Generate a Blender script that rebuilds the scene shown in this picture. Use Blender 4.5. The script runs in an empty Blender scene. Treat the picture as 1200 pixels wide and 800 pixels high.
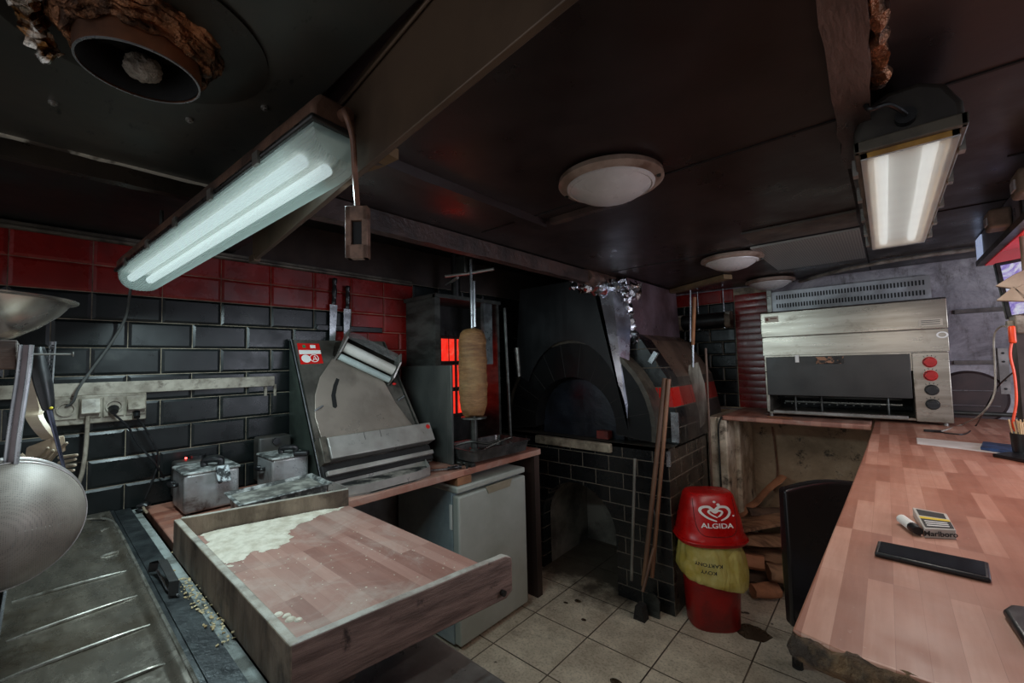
import bpy, bmesh, math, random
from mathutils import Vector, Matrix, noise
random.seed(7)
C = bpy.context.scene.collection
PI = math.pi
V = Vector
# ------------------------------------------------------------------ camera
H, F = 1.5, 491.8
def _axes():
    yaw, pit, rol = math.radians(-41.6565), math.radians(3.0176), math.radians(-1.423)
    f = V((math.sin(yaw)*math.cos(pit), math.cos(yaw)*math.cos(pit), math.sin(pit)))
    r = V((math.cos(yaw), -math.sin(yaw), 0)); u = r.cross(f)
    return r*math.cos(rol)+u*math.sin(rol), -r*math.sin(rol)+u*math.cos(rol), f
RX, UY, FW = _axes()
cam = bpy.data.objects.new('camera', bpy.data.cameras.new('camera')); C.objects.link(cam)
cam.data.sensor_width = 36; cam.data.lens = 36*F/1200; cam.data.clip_start = .02
cam.matrix_world = Matrix(((RX.x, UY.x, -FW.x, 0), (RX.y, UY.y, -FW.y, 0), (RX.z, UY.z, -FW.z, H), (0, 0, 0, 1)))
bpy.context.scene.camera = cam
def W(x, y, X=None, Y=None, Z=None, D=None):
    """where a sight line meets a real plane of the room (survey of the place)"""
    d = FW + RX*((x-600)/F) + UY*((400-y)/F)
    t = X/d.x if X is not None else Y/d.y if Y is not None else (Z-H)/d.z if Z is not None else D
    return V((0, 0, H)) + d*t
# ------------------------------------------------------------------ materials
def lin(c):
    c = c/255
    return c/12.92 if c <= .04045 else ((c+.055)/1.055)**2.4
def rgb(*c): return (lin(c[0]), lin(c[1]), lin(c[2]), 1)
MATS = {}
class NT:
    def __init__(s, name):
        s.m = bpy.data.materials.new(name); s.m.use_nodes = True
        s.t = s.m.node_tree; s.n = s.t.nodes; s.b = s.n['Principled BSDF']; s.out = s.n['Material Output']
        s.co = None
    def add(s, typ, **kw):
        n = s.n.new(typ)
        for k, v in kw.items():
            if k in n.inputs and not hasattr(n, k): n.inputs[k].default_value = v
            else: setattr(n, k, v)
        return n
    def l(s, a, b): s.t.links.new(a, b)
    def coord(s, scale=(1, 1, 1), rot=(0, 0, 0), loc=(0, 0, 0)):
        if s.co is None: s.co = s.n.new('ShaderNodeTexCoord')
        mp = s.n.new('ShaderNodeMapping'); s.l(s.co.outputs['Object'], mp.inputs['Vector'])
        mp.inputs['Scale'].default_value = scale; mp.inputs['Rotation'].default_value = rot; mp.inputs['Location'].default_value = loc
        return mp.outputs['Vector']
    def noise(s, vec, scale, detail=5, rough=.6, dist=0):
        n = s.n.new('ShaderNodeTexNoise'); s.l(vec, n.inputs['Vector'])
        n.inputs['Scale'].default_value = scale; n.inputs['Detail'].default_value = detail
        n.inputs['Roughness'].default_value = rough; n.inputs['Distortion'].default_value = dist
        return n.outputs['Fac']
    def ramp(s, fac, stops):
        n = s.n.new('ShaderNodeValToRGB'); s.l(fac, n.inputs['Fac'])
        e = n.color_ramp.elements
        while len(e) < len(stops): e.new(.5)
        for i, (p, c) in enumerate(stops):
            e[i].position = p; e[i].color = c if hasattr(c, '__len__') else (c, c, c, 1)
        return n.outputs['Color']
    def mix(s, fac, a, b, mode='MIX'):
        n = s.n.new('ShaderNodeMix'); n.data_type = 'RGBA'; n.blend_type = mode
        for idx, v in ((0, fac), (6, a), (7, b)):
            if hasattr(v, 'links'): s.l(v, n.inputs[idx])
            else: n.inputs[idx].default_value = v
        return n.outputs[2]
    def math(s, op, a, b=0.0, c=0.0):
        n = s.n.new('ShaderNodeMath'); n.operation = op
        for i, v in enumerate((a, b, c)):
            if hasattr(v, 'links'): s.l(v, n.inputs[i])
            else: n.inputs[i].default_value = v
        return n.outputs[0]
    def set(s, k, v):
        if hasattr(v, 'links'): s.l(v, s.b.inputs[k])
        else: s.b.inputs[k].default_value = v
    def bump(s, h, strength=.3, dist=.01):
        n = s.n.new('ShaderNodeBump'); s.l(h, n.inputs['Height']); n.inputs['Strength'].default_value = strength; n.inputs['Distance'].default_value = dist
        s.l(n.outputs['Normal'], s.b.inputs['Normal'])
def M(name, c1, c2=None, rough=.5, metal=0, scale=6, lo=.4, hi=.62, bump=0, bscale=None, stretch=(1, 1, 1), rvar=.12, spec=.5, dirt=None, dlo=.55, dhi=.7, dscale=3, emit=None, es=0, coat=0, dust=None):
    if name in MATS: return MATS[name]
    t = NT(name); v = t.coord(stretch)
    n1 = t.noise(v, scale)
    col = t.ramp(n1, [(lo, c1), (hi, c2 or c1)])
    if dirt:
        col = t.mix(t.ramp(t.noise(t.coord(), dscale, 7, .65, .3), [(dlo, 0.), (dhi, 1.)]), col, dirt)
    if dust:
        ge = t.n.new('ShaderNodeNewGeometry'); sx = t.n.new('ShaderNodeSeparateXYZ'); t.l(ge.outputs['True Normal'], sx.inputs[0])
        k = t.math('MULTIPLY', t.math('GREATER_THAN', sx.outputs['Z'], .6), t.ramp(t.noise(t.coord(), 16, 6, .7), [(.3, .15), (.6, .75)]))
        col = t.mix(k, col, dust)
    t.set('Base Color', col)
    rr = t.n.new('ShaderNodeMapRange'); t.l(t.noise(v, scale*1.7, 6), rr.inputs['Value'])
    rr.inputs['From Min'].default_value = .3; rr.inputs['From Max'].default_value = .7
    rr.inputs['To Min'].default_value = max(0.03, rough-rvar); rr.inputs['To Max'].default_value = min(1, rough+rvar)
    t.set('Roughness', rr.outputs[0]); t.set('Metallic', metal); t.set('Specular IOR Level', spec)
    if coat: t.set('Coat Weight', coat)
    if bump: t.bump(t.noise(v, bscale or scale*4, 6), bump, .01)
    if emit: t.set('Emission Color', emit); t.set('Emission Strength', es)
    MATS[name] = t.m
    return t.m
def blockwood(name, along, bl, bh, cols, rough=.4, smear=0):
    """butcher block staves running along 'x' or 'y'"""
    t = NT(name)
    rot = (0, 0, PI/2) if along == 'y' else (0, 0, 0)
    v = t.coord(rot=rot)
    wob = t.n.new('ShaderNodeTexNoise'); 
    br = t.n.new('ShaderNodeTexBrick'); t.l(v, br.inputs['Vector'])
    br.offset = .37; br.offset_frequency = 1; br.squash = 1
    for k, x in (('Scale', 1), ('Brick Width', bl), ('Row Height', bh), ('Mortar Size', .0004), ('Mortar Smooth', .2), ('Bias', 0)): br.inputs[k].default_value = x
    br.inputs['Color1'].default_value = (0, 0, 0, 1); br.inputs['Color2'].default_value = (1, 1, 1, 1); br.inputs['Mortar'].default_value = (.15, .15, .15, 1)
    sx = t.coord((2, 26, 2) if along == 'x' else (26, 2, 2))
    g = t.noise(sx, 3, 6, .6)
    f = t.math('ADD', t.math('ADD', t.math('MULTIPLY', br.outputs['Color'], .72), .12), t.math('MULTIPLY', t.math('SUBTRACT', g, .5), .55))
    col = t.ramp(f, [(.05, cols[0]), (.35, cols[1]), (.65, cols[2]), (.97, cols[3])])
    big = t.ramp(t.noise(t.coord(), 2.3, 6, .65), [(.42, 0.), (.68, .45)])
    col = t.mix(big, col, cols[4])
    sp = t.ramp(t.noise(t.coord(), 60, 4, .7), [(.66, 0.), (.74, .5)])
    col = t.mix(sp, col, cols[5])
    if smear:
        s1 = t.ramp(t.noise(t.coord((1, 1, 1)), 5.5, 8, .7, .8), [(.5, 0.), (.72, smear)])
        col = t.mix(s1, col, rgb(196, 188, 176))
    t.set('Base Color', col); t.set('Roughness', t.ramp(t.noise(t.coord(), 9, 6), [(.3, rough-.1), (.7, rough+.18)]))
    t.bump(g, .08, .004)
    MATS[name] = t.m
    return t.m
def tiles(name, col1, col2, grout, bw, bh, off=.5, z0=0, axis='x', band=None, rough=.18, gsz=.006, dust=None):
    """tile courses on an upright face; axis = the world axis running along the face"""
    t = NT(name)
    co = t.n.new('ShaderNodeTexCoord'); sp = t.n.new('ShaderNodeSeparateXYZ'); t.l(co.outputs['Object'], sp.inputs[0])
    cb = t.n.new('ShaderNodeCombineXYZ')
    if axis == 'xy':
        s_ = t.math('ADD', sp.outputs['X'], sp.outputs['Y']); t.l(s_, cb.inputs[0])
    else: t.l(sp.outputs['X' if axis == 'x' else 'Y'], cb.inputs[0])
    t.l(t.math('SUBTRACT', sp.outputs['Z'], z0), cb.inputs[1])
    br = t.n.new('ShaderNodeTexBrick'); t.l(cb.outputs[0], br.inputs['Vector']); br.offset = off
    for k, x in (('Scale', 1), ('Brick Width', bw), ('Row Height', bh), ('Mortar Size', gsz), ('Mortar Smooth', .1), ('Bias', 0)): br.inputs[k].default_value = x
    br.inputs['Color1'].default_value = col1; br.inputs['Color2'].default_value = col2; br.inputs['Mortar'].default_value = grout
    col = br.outputs['Color']
    if band:
        fz = t.math('MULTIPLY', t.math('GREATER_THAN', sp.outputs['Z'], band[0]), t.math('LESS_THAN', sp.outputs['Z'], band[1]))
        fz = t.math('MULTIPLY', fz, t.math('SUBTRACT', 1, br.outputs['Fac']))
        col = t.mix(fz, col, band[2])
    if dust:
        col = t.mix(t.ramp(t.noise(t.coord(), 4, 7, .7), [(.45, 0.), (.75, .6)]), col, dust)
    t.set('Base Color', col); 
    t.set('Roughness', t.math('ADD', t.math('MULTIPLY', br.outputs['Fac'], .5), t.ramp(t.noise(t.coord(), 7, 6), [(.3, rough-.06), (.7, rough+.2)])))
    t.bump(t.math('SUBTRACT', 1, br.outputs['Fac']), .5, .004)
    MATS[name] = t.m
    return t.m
def emat(name, col, st):
    t = NT(name); t.set('Base Color', (.6, .6, .6, 1)); t.set('Emission Color', col); t.set('Emission Strength', st); t.set('Roughness', .4)
    MATS[name] = t.m; return t.m

steel = M('worn_steel', rgb(158, 154, 148), rgb(124, 120, 114), .34, .6, 5, stretch=(1, 1, 4), rvar=.12, dirt=rgb(66, 56, 46), dlo=.56, dhi=.8, dscale=4)
steel_d = M('dark_sooty_steel', rgb(84, 86, 82), rgb(52, 52, 49), .4, .6, 5, stretch=(1, 1, 3), dirt=rgb(30, 26, 22), dlo=.5, dhi=.75)
steel_b = M('bright_steel', rgb(180, 182, 184), rgb(140, 142, 146), .28, .7, 8)
steel_g = M('grill_steel', rgb(168, 160, 148), rgb(142, 134, 122), .3, .85, 3, stretch=(.8, 1, 7), rvar=.05, dirt=rgb(84, 70, 56), dlo=.58, dhi=.8, dscale=6)
blackmet = M('black_metal', rgb(26, 25, 24), rgb(38, 36, 34), .45, .4, 9, bump=.15)
soot_gap_black = M('soot_gap_black', rgb(12, 11, 11), rgb(20, 17, 16), .7, 0, 5, bump=.3)  # real soot, and the black painted for gaps and slots
plast_k = M('black_plastic', rgb(16, 16, 17), rgb(26, 26, 28), .38, 0, 20)
plast_w = M('grimy_white_plastic', rgb(146, 138, 124), rgb(108, 99, 86), .5, 0, 12, dirt=rgb(74, 62, 50), dlo=.52, dhi=.72, dscale=30)
plast_t = M('cream_plastic', rgb(170, 152, 130), rgb(150, 132, 110), .45, 0, 14)
darkwood = M('stained_dark_wood', rgb(66, 48, 40), rgb(42, 30, 26), .6, 0, 4, stretch=(1, 1, .2), bump=.2)
greywood = M('weathered_board', rgb(132, 116, 98), rgb(84, 70, 56), .62, 0, 9, bump=.45, stretch=(1.2, 1.2, .35), dirt=rgb(50, 36, 26), dlo=.52, dhi=.68, dscale=7, dust=rgb(186, 182, 170))
greywood_x = M('weathered_front_board', rgb(122, 98, 88), rgb(84, 64, 56), .6, 0, 5, bump=.35, stretch=(1, 1.2, 9), dirt=rgb(44, 28, 22), dlo=.6, dhi=.68, dscale=14, dust=rgb(180, 176, 166))
flourm = M('flour', rgb(214, 206, 190), rgb(188, 178, 160), .95, 0, 30, bump=.4, bscale=60, spec=.1)
floury_metal = M('flour_dusted_metal', rgb(76, 78, 76), rgb(178, 180, 176), .6, .2, 22, lo=.44, hi=.6, bump=.4)
red_pl = M('red_plastic', rgb(190, 14, 11), rgb(156, 11, 9), .32, 0, 5, dirt=rgb(70, 14, 10), dlo=.62, dhi=.8, dscale=9)
white_en = M('white_enamel', rgb(172, 174, 166), rgb(156, 158, 148), .4, 0, 3)
ink = M('printed_ink', rgb(30, 28, 26), None, .6)
white_p = M('white_print', rgb(226, 224, 218), None, .5)
redprint = M('red_print', rgb(196, 22, 18), None, .45)
# ------------------------------------------------------------------ mesh helpers
def wloc(o):
    p = V((0, 0, 0))
    while o is not None: p = p + o.location; o = o.parent
    return p
def setp(o, label=None, cat=None, group=None, kind=None):
    for k, v in (('label', label), ('category', cat), ('group', group), ('kind', kind)):
        if v: o[k] = v
    return o
def thing(name, loc, label, cat, group=None):
    o = bpy.data.objects.new(name, None); C.objects.link(o); o.location = V(loc); o.empty_display_size = .05
    return setp(o, label, cat, group)
class G:
    def __init__(s): s.b = bmesh.new(); s.mi = 0
    def face(s, vs):
        try:
            f = s.b.faces.new(vs); f.material_index = s.mi; return f
        except ValueError: return None
    def quad(s, *ps): return s.face([s.b.verts.new(p) for p in ps])
    def box(s, x0, x1, y0, y1, z0, z1, m=None):
        vs = [V((x, y, z)) for z in (z0, z1) for y in (y0, y1) for x in (x0, x1)]
        if m is not None: vs = [m @ v for v in vs]
        v = [s.b.verts.new(p) for p in vs]
        for q in ((0, 2, 3, 1), (4, 5, 7, 6), (0, 1, 5, 4), (2, 6, 7, 3), (0, 4, 6, 2), (1, 3, 7, 5)): s.face([v[i] for i in q])
        return s
    def frame(s, d):
        d = d.normalized(); a = V((0, 0, 1)) if abs(d.z) < .9 else V((1, 0, 0))
        x = a.cross(d).normalized(); return x, d.cross(x)
    def cyl(s, p0, p1, r0, r1=None, n=20, cap=True):
        p0, p1 = V(p0), V(p1); r1 = r0 if r1 is None else r1
        x, y = s.frame(p1-p0)
        A = [s.b.verts.new(p0+(x*math.cos(2*PI*i/n)+y*math.sin(2*PI*i/n))*r0) for i in range(n)]
        B = [s.b.verts.new(p1+(x*math.cos(2*PI*i/n)+y*math.sin(2*PI*i/n))*r1) for i in range(n)]
        for i in range(n): s.face([A[i], A[(i+1) % n], B[(i+1) % n], B[i]])
        if cap: s.face(A[::-1]); s.face(B)
        return s
    def tube(s, pts, r, n=8, cap=True):
        pts = [V(p) for p in pts]; rings = []; x = None
        for i, p in enumerate(pts):
            d = (pts[min(i+1, len(pts)-1)]-pts[max(i-1, 0)]).normalized()
            if x is None: x, y = s.frame(d)
            else:
                x = (x-d*x.dot(d)).normalized(); y = d.cross(x)
            rr = r[i] if hasattr(r, '__len__') else r
            rings.append([s.b.verts.new(p+(x*math.cos(2*PI*k/n)+y*math.sin(2*PI*k/n))*rr) for k in range(n)])
        for a, b in zip(rings, rings[1:]):
            for k in range(n): s.face([a[k], a[(k+1) % n], b[(k+1) % n], b[k]])
        if cap: s.face(rings[0][::-1]); s.face(rings[-1])
        return s
    def lathe(s, prof, c, axis=(0, 0, 1), n=40, sx=1, sy=1, a0=0, a1=2*PI):
        ax = V(axis).normalized(); x, y = s.frame(ax); c = V(c); full = abs(a1-a0-2*PI) < 1e-6
        rings = []
        for r, h in prof:
            if r < 1e-6: rings.append([s.b.verts.new(c+ax*h)]); continue
            rings.append([s.b.verts.new(c+ax*h+x*(r*sx*math.cos(a0+(a1-a0)*k/n))+y*(r*sy*math.sin(a0+(a1-a0)*k/n))) for k in range(n if full else n+1)])
        for a, b in zip(rings, rings[1:]):
            if len(a) == 1 and len(b) == 1: continue
            m = n if full else n
            for k in range(m):
                k2 = (k+1) % n if full else k+1
                if len(a) == 1: s.face([a[0], b[k2], b[k]])
                elif len(b) == 1: s.face([a[k], a[k2], b[0]])
                else: s.face([a[k], a[k2], b[k2], b[k]])
        return s
    def prism(s, poly, f, d0, d1):
        """poly of 2-D points; f(a,b,c) maps to the world; extruded c from d0 to d1"""
        A = [s.b.verts.new(f(a, b, d0)) for a, b in poly]; B = [s.b.verts.new(f(a, b, d1)) for a, b in poly]
        s.face(A[::-1]); s.face(B); n = len(poly)
        for i in range(n): s.face([A[i], A[(i+1) % n], B[(i+1) % n], B[i]])
        return s
    def ball(s, c, r, sc=(1, 1, 1), sub=3):
        m = Matrix.Translation(V(c)) @ Matrix.Diagonal((*[r*k for k in sc], 1))
        bmesh.ops.create_icosphere(s.b, subdivisions=sub, radius=1, matrix=m); return s
    def jitter(s, amp, sc, seed=0):
        for v in s.b.verts: v.co += noise.noise_vector(v.co*sc+V((seed, seed*2, 0)))*amp
        return s
    def build(s, name, mats, parent=None, bevel=0, seg=2, ang=35, sub=0, sep=False):
        bmesh.ops.recalc_face_normals(s.b, faces=s.b.faces)
        if parent is not None:
            w = wloc(parent)
            for v in s.b.verts: v.co -= w
        for e in s.b.edges:
            if len(e.link_faces) == 2 and e.calc_face_angle(0) > math.radians(ang): e.smooth = False
        for f in s.b.faces: f.smooth = True
        me = bpy.data.meshes.new(name); s.b.to_mesh(me); s.b.free()
        for m in (mats if isinstance(mats, (list, tuple)) else [mats]): me.materials.append(m)
        o = bpy.data.objects.new(name, me); C.objects.link(o); o.parent = parent
        if bevel:
            b = o.modifiers.new('b', 'BEVEL'); b.width = bevel; b.segments = seg; b.limit_method = 'ANGLE'; b.angle_limit = math.radians(40)
        if sub:
            b = o.modifiers.new('s', 'SUBSURF'); b.levels = sub; b.render_levels = sub
        return o
def arc(cx, cy, r, a0, a1, n): return [(cx+r*math.cos(math.radians(a0+(a1-a0)*i/n)), cy+r*math.sin(math.radians(a0+(a1-a0)*i/n))) for i in range(n+1)]
XZ = lambda Y: (lambda a, b, c: V((a, Y+c, b)))
def smooth(pts, n=6):
    pts = [V(p) for p in pts]; out = []
    for i in range(len(pts)-1):
        p0, p1, p2, p3 = pts[max(i-1, 0)], pts[i], pts[i+1], pts[min(i+2, len(pts)-1)]
        for k in range(n):
            t = k/n; out.append(.5*((2*p1)+(p2-p0)*t+(2*p0-5*p1+4*p2-p3)*t*t+(3*p1-p0-3*p2+p3)*t*t*t))
    return out+[pts[-1]]
def text(name, body, size, f, mat, parent, depth=.0006, squash=1, shear=0):
    """lettering laid on a surface by f(a, b, lift)"""
    cu = bpy.data.curves.new('t', 'FONT'); cu.body = body; cu.size = size; cu.align_x = 'CENTER'; cu.align_y = 'CENTER'; cu.resolution_u = 4; cu.shear = shear; cu.offset = size*.02
    o = bpy.data.objects.new('t', cu); me = bpy.data.meshes.new_from_object(o); bpy.data.objects.remove(o)
    g = G(); g.b.from_mesh(me)
    bmesh.ops.triangulate(g.b, faces=g.b.faces)
    for v in g.b.verts: v.co = f(v.co.x*squash, v.co.y, depth)
    bpy.data.meshes.remove(me)
    return g.build(name, mat, parent)
def struct(name, g, mats, **k): return setp(g.build(name, mats, **k), kind='structure')

# ================================================================== THE SETTING
WX, WY, CZ = -2.4, 3.8, 2.08          # left wall, back wall, ceiling height
# floor: 36 cm tiles
t = NT('floor_tiles'); v = t.coord(loc=(1.6608, -1.6566, 0))
br = t.n.new('ShaderNodeTexBrick'); t.l(v, br.inputs['Vector']); br.offset = 0
for k, x in (('Scale', 1), ('Brick Width', .3615), ('Row Height', .3615), ('Mortar Size', .0042), ('Mortar Smooth', .3), ('Bias', 0)): br.inputs[k].default_value = x
br.inputs['Color1'].default_value = rgb(226, 208, 184); br.inputs['Color2'].default_value = rgb(208, 190, 166); br.inputs['Mortar'].default_value = rgb(52, 38, 28)
col = t.mix(t.ramp(t.noise(t.coord(), 5, 8, .72), [(.38, 0.), (.7, .75)]), br.outputs['Color'], rgb(140, 120, 100))
col = t.mix(t.ramp(t.noise(t.coord(loc=(3, 1, 0)), 2.6, 9, .75, .3), [(.56, 0.), (.72, .8)]), col, rgb(60, 46, 36))
col = t.mix(t.ramp(t.noise(t.coord(), 80, 3, .6), [(.5, 0.), (.75, .5)]), col, rgb(92, 78, 64))
col = t.mix(t.ramp(t.noise(t.coord(), 15, 4, .6), [(.69, 0.), (.72, .9)]), col, rgb(44, 34, 26))
sp = t.n.new('ShaderNodeSeparateXYZ'); t.l(t.co.outputs['Object'], sp.inputs[0])
fb = t.ramp(t.math('ADD', sp.outputs['Y'], t.math('MULTIPLY', t.noise(t.coord(), 3, 7, .7), 1.1)), [(0, 0.), (1, 1.)])
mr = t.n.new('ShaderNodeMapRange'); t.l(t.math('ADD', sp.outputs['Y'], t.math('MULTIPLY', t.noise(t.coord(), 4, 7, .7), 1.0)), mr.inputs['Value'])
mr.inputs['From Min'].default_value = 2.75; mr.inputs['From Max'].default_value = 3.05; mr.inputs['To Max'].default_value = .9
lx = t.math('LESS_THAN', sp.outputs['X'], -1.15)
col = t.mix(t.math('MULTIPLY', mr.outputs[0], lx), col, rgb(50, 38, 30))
t.set('Base Color', col); t.set('Roughness', t.ramp(t.noise(t.coord(), 8, 6), [(.3, .35), (.7, .7)]))
t.bump(t.math('SUBTRACT', 1, br.outputs['Fac']), .5, .006)
g = G(); g.box(-2.5, 1.6, -1.6, 4.0, -.1, 0); struct('floor', g, t.m)
stain = M('wet_stain', rgb(56, 44, 34), rgb(76, 62, 48), .3, 0, 12)
for i, (x, y, w_, h_) in enumerate(((882, 741, .085, .075), (840, 655, .03, .03), (677, 704, .022, .016), (663, 706, .016, .01), (684, 726, .016, .012), (722, 799, .03, .02), (868, 717, .02, .01), (875, 718, .015, .012))):
    c = W(x, y, Z=0); g = G(); n_ = 22
    g.prism([(c.x+w_*math.cos(2*PI*k/n_)*(1+.3*noise.noise(V((k*.6, i*9, 0)))), c.y+h_*math.sin(2*PI*k/n_)*(1+.3*noise.noise(V((k*.6, i*9, 5))))) for k in range(n_)], lambda a, b, c_: V((a, b, c_)), 0, .0008)
    setp(g.build('floor_stain', stain), ('large dark wet stain on the floor tiles beside the bin base' if i == 0 else 'small dark dirt spot on the pale floor tiles'), 'stain', 'dirt spots on the floor' if i else None)
# ceiling: sooty dark brown boards, plus the raised flue bay over the oven side
ceilm = M('ceiling_paint', rgb(50, 38, 36), rgb(38, 28, 27), .36, 0, 2.5, bump=.06, bscale=12, rvar=.14)
ceild = M('sooty_ceiling', rgb(20, 20, 19), rgb(28, 24, 22), .5, 0, 4)
g = G(); g.box(-1.36, 1.6, -1.6, 4.0, CZ, CZ+.1)
g.mi = 1; g.box(-2.5, -1.36, -1.6, .62, CZ, CZ+.1); g.box(-2.5, -1.36, .62, 4.0, 2.3, 2.4); g.box(-1.37, -1.36, .62, 4, CZ, 2.3); g.box(-2.5, -1.36, .6, .62, CZ+.1, 2.3)
struct('ceiling', g, [ceilm, ceild])
# left wall with bevelled metro tiles (8 cm x 11 cm courses measured off the wall)
TW, TH, TZ0, TY0 = .22166, .11326, 1.7196, -.0888
tb = M('black_metro_tile', rgb(11, 15, 16), rgb(18, 22, 22), .32, 0, 5, rvar=.1, spec=.35, dirt=rgb(60, 62, 58), dlo=.62, dhi=.9, dscale=6)
tr_ = M('red_metro_tile', rgb(132, 26, 22), rgb(106, 24, 21), .28, 0, 4, rvar=.1, dirt=rgb(64, 28, 24), dlo=.55, dhi=.85, dscale=3)
grout = M('dirty_grout', rgb(150, 138, 118), rgb(96, 84, 70), .8, 0, 14)
plaster_l = M('sooty_plaster', rgb(58, 44, 38), rgb(36, 28, 25), .8, 0, 3, bump=.3)
g = G(); g.box(WX-.1, WX, -1.6, 4.0, 0, .9); g.mi = 1; g.box(WX-.1, WX, -1.6, 4.0, .9, 2.06)
g.mi = 0; g.box(WX-.1, WX, -1.6, 4.0, 2.06, 2.4)
def bevel_tile(g, fa, u0, u1, v0, v1, red, gap=.0015, ins=.012, lift=.006):
    g.mi = 3 if red else 2
    o = [(u0+gap, v0+gap), (u1-gap, v0+gap), (u1-gap, v1-gap), (u0+gap, v1-gap)]
    i = [(u0+ins, v0+ins), (u1-ins, v0+ins), (u1-ins, v1-ins), (u0+ins, v1-ins)]
    O = [g.b.verts.new(fa(a, b, .002)) for a, b in o]; I = [g.b.verts.new(fa(a, b, lift)) for a, b in i]; B = [g.b.verts.new(fa(a, b, -.001)) for a, b in o]
    g.face(I)
    for k in range(4): g.face([O[k], O[(k+1) % 4], I[(k+1) % 4], I[k]]); g.face([B[k], B[(k+1) % 4], O[(k+1) % 4], O[k]])
fl = lambda a, b, c: V((WX+c, a, b))
for r in range(-7, 3):
    stack = r >= 0
    off = 0 if (stack or (r % 2 == 0)) else TW/2
    for k in range(-7, 15):
        y0 = TY0+off+k*TW; y1 = y0+TW
        if y1 > 3.7: continue
        ym = (y0+y1)/2
        red = (r >= 1 or (r >= -1 and ym > 1.2) or ym > 1.5) and ym < 1.7
        bevel_tile(g, fl, y0, y1, TZ0+r*TH, TZ0+(r+1)*TH, red)
struct('wall_left', g, [plaster_l, grout, tb, tr_], ang=12)
# back wall: tiles behind the oven, a red pier, stained plaster behind the grill
t = NT('stained_plaster')
c = t.ramp(t.noise(t.coord(), 2.2, 8, .75, .6), [(.3, rgb(66, 60, 64)), (.48, rgb(132, 126, 131)), (.66, rgb(176, 170, 172))])
c = t.mix(t.ramp(t.noise(t.coord((1, 1, .35)), 5, 9, .8, .2), [(.52, 0.), (.62, .7)]), c, rgb(70, 60, 56))
sp = t.n.new('ShaderNodeSeparateXYZ'); t.l(t.co.outputs['Object'], sp.inputs[0])
low = t.math('LESS_THAN', sp.outputs['Z'], 1.08)
c2 = t.ramp(t.noise(t.coord(), 2.6, 8, .7, .4), [(.3, rgb(120, 98, 76)), (.55, rgb(172, 146, 118)), (.75, rgb(206, 186, 162))])
c2 = t.mix(t.ramp(t.noise(t.coord(), 6, 9, .8), [(.55, 0.), (.63, .9)]), c2, rgb(36, 30, 26))
c = t.mix(low, c, c2)
t.set('Base Color', c); t.set('Roughness', .75); t.bump(t.noise(t.coord(), 14, 8, .7), .5, .012)
plaster = t.m
g = G(); g.box(-2.5, 1.6, WY, WY+.12, 0, 2.4)
fb_ = lambda a, b, c: V((a, WY-c, b))
g2i = g
for r in range(9):
    z0 = 1.10+r*.108; z1 = z0+.108
    off = 0 if r % 2 else .1
    for k in range(6):
        x1 = -.915-k*.2+off; x0 = x1-.2
        x1 = min(x1, -.915)
        if x0 > x1-.03 or z1 > 2.08: continue
        bevel_tile(g, fb_, x0, x1, z0, z1, z0 > 1.88)
for r in range(17):
    z0 = 1.10+r*.054; z1 = z0+.054
    if z1 < 2.07: bevel_tile(g, fb_, -.912, -.68, z0, z1, True, .0012, .006, .003)
g.mi = 1; g.box(-2.4, -.675, WY-.001, WY+.01, 1.09, 2.07)
struct('wall_back', g, [plaster, grout, tb, tr_], ang=12)
g = G(); g.box(1.5, 1.6, -1.6, .5, 0, 2.08); g.box(1.5, 1.6, 2.9, 3.8, 0, 2.08); g.box(1.5, 1.6, .5, 2.9, 0, 1.1); g.box(1.5, 1.6, .5, 2.9, 1.95, 2.08)
struct('wall_right', g, plaster)
g = G(); g.box(1.52, 1.58, .5, .55, 1.1, 1.95); g.box(1.52, 1.58, 2.85, 2.9, 1.1, 1.95); g.box(1.52, 1.58, .5, 2.9, 1.1, 1.15); g.box(1.52, 1.58, .5, 2.9, 1.9, 1.95); g.box(1.52, 1.58, 1.68, 1.72, 1.1, 1.95)
struct('added_window_1', g, white_en)  # window in the unseen right wall, added for the cool light
# plaster pier and recess between oven and ledge
pier = M('chipped_pale_plaster', rgb(214, 198, 174), rgb(150, 130, 108), .8, 0, 5, bump=.5, dirt=rgb(56, 44, 34), dlo=.55, dhi=.68, dscale=7)
g = G(); g.box(-1.0, -.925, 3.22, 3.42, 0, 1.08); g.box(-.92, -.86, 3.2, 3.42, 0, 1.085); g.box(-.995, -.83, 3.4, WY, 0, 1.08)
g.jitter(.006, 9); struct('trim_1', g, pier, bevel=.01)

# ------------------------------------------------------------------ ceiling battens, beam, rail
def batten(name, label, pts, w, h, mat, jit=.004):
    a, b = V(pts[0]), V(pts[1]); d = (b-a); L = d.length; d.normalize(); s = V((0, 0, 1)).cross(d).normalized()
    g = G(); n = max(2, int(L/.06)); rings = []
    for i in range(n+1):
        p = a+d*(L*i/n); q = []
        for sx, sz in ((-1, -1), (1, -1), (1, 1), (-1, 1)):
            vv = p+s*(sx*w/2)+V((0, 0, sz*h/2)); 
            if sz < 0: vv += noise.noise_vector(vv*14)*jit
            q.append(g.b.verts.new(vv))
        rings.append(q)
    for x, y in zip(rings, rings[1:]):
        for k in range(4): g.face([x[k], x[(k+1) % 4], y[(k+1) % 4], y[k]])
    g.face(rings[0][::-1]); g.face(rings[-1])
    return setp(g.build(name, mat), label, 'ceiling batten' if 'batten' in name else 'beam')
brownpaint = M('brown_gloss_paint', rgb(88, 68, 60), rgb(54, 40, 36), .35, 0, 6, bump=.5, stretch=(1, .3, 1))
oldwood = M('raw_old_wood', rgb(120, 96, 66), rgb(82, 62, 42), .7, 0, 6, bump=.3, stretch=(1, .3, 1))
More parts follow.
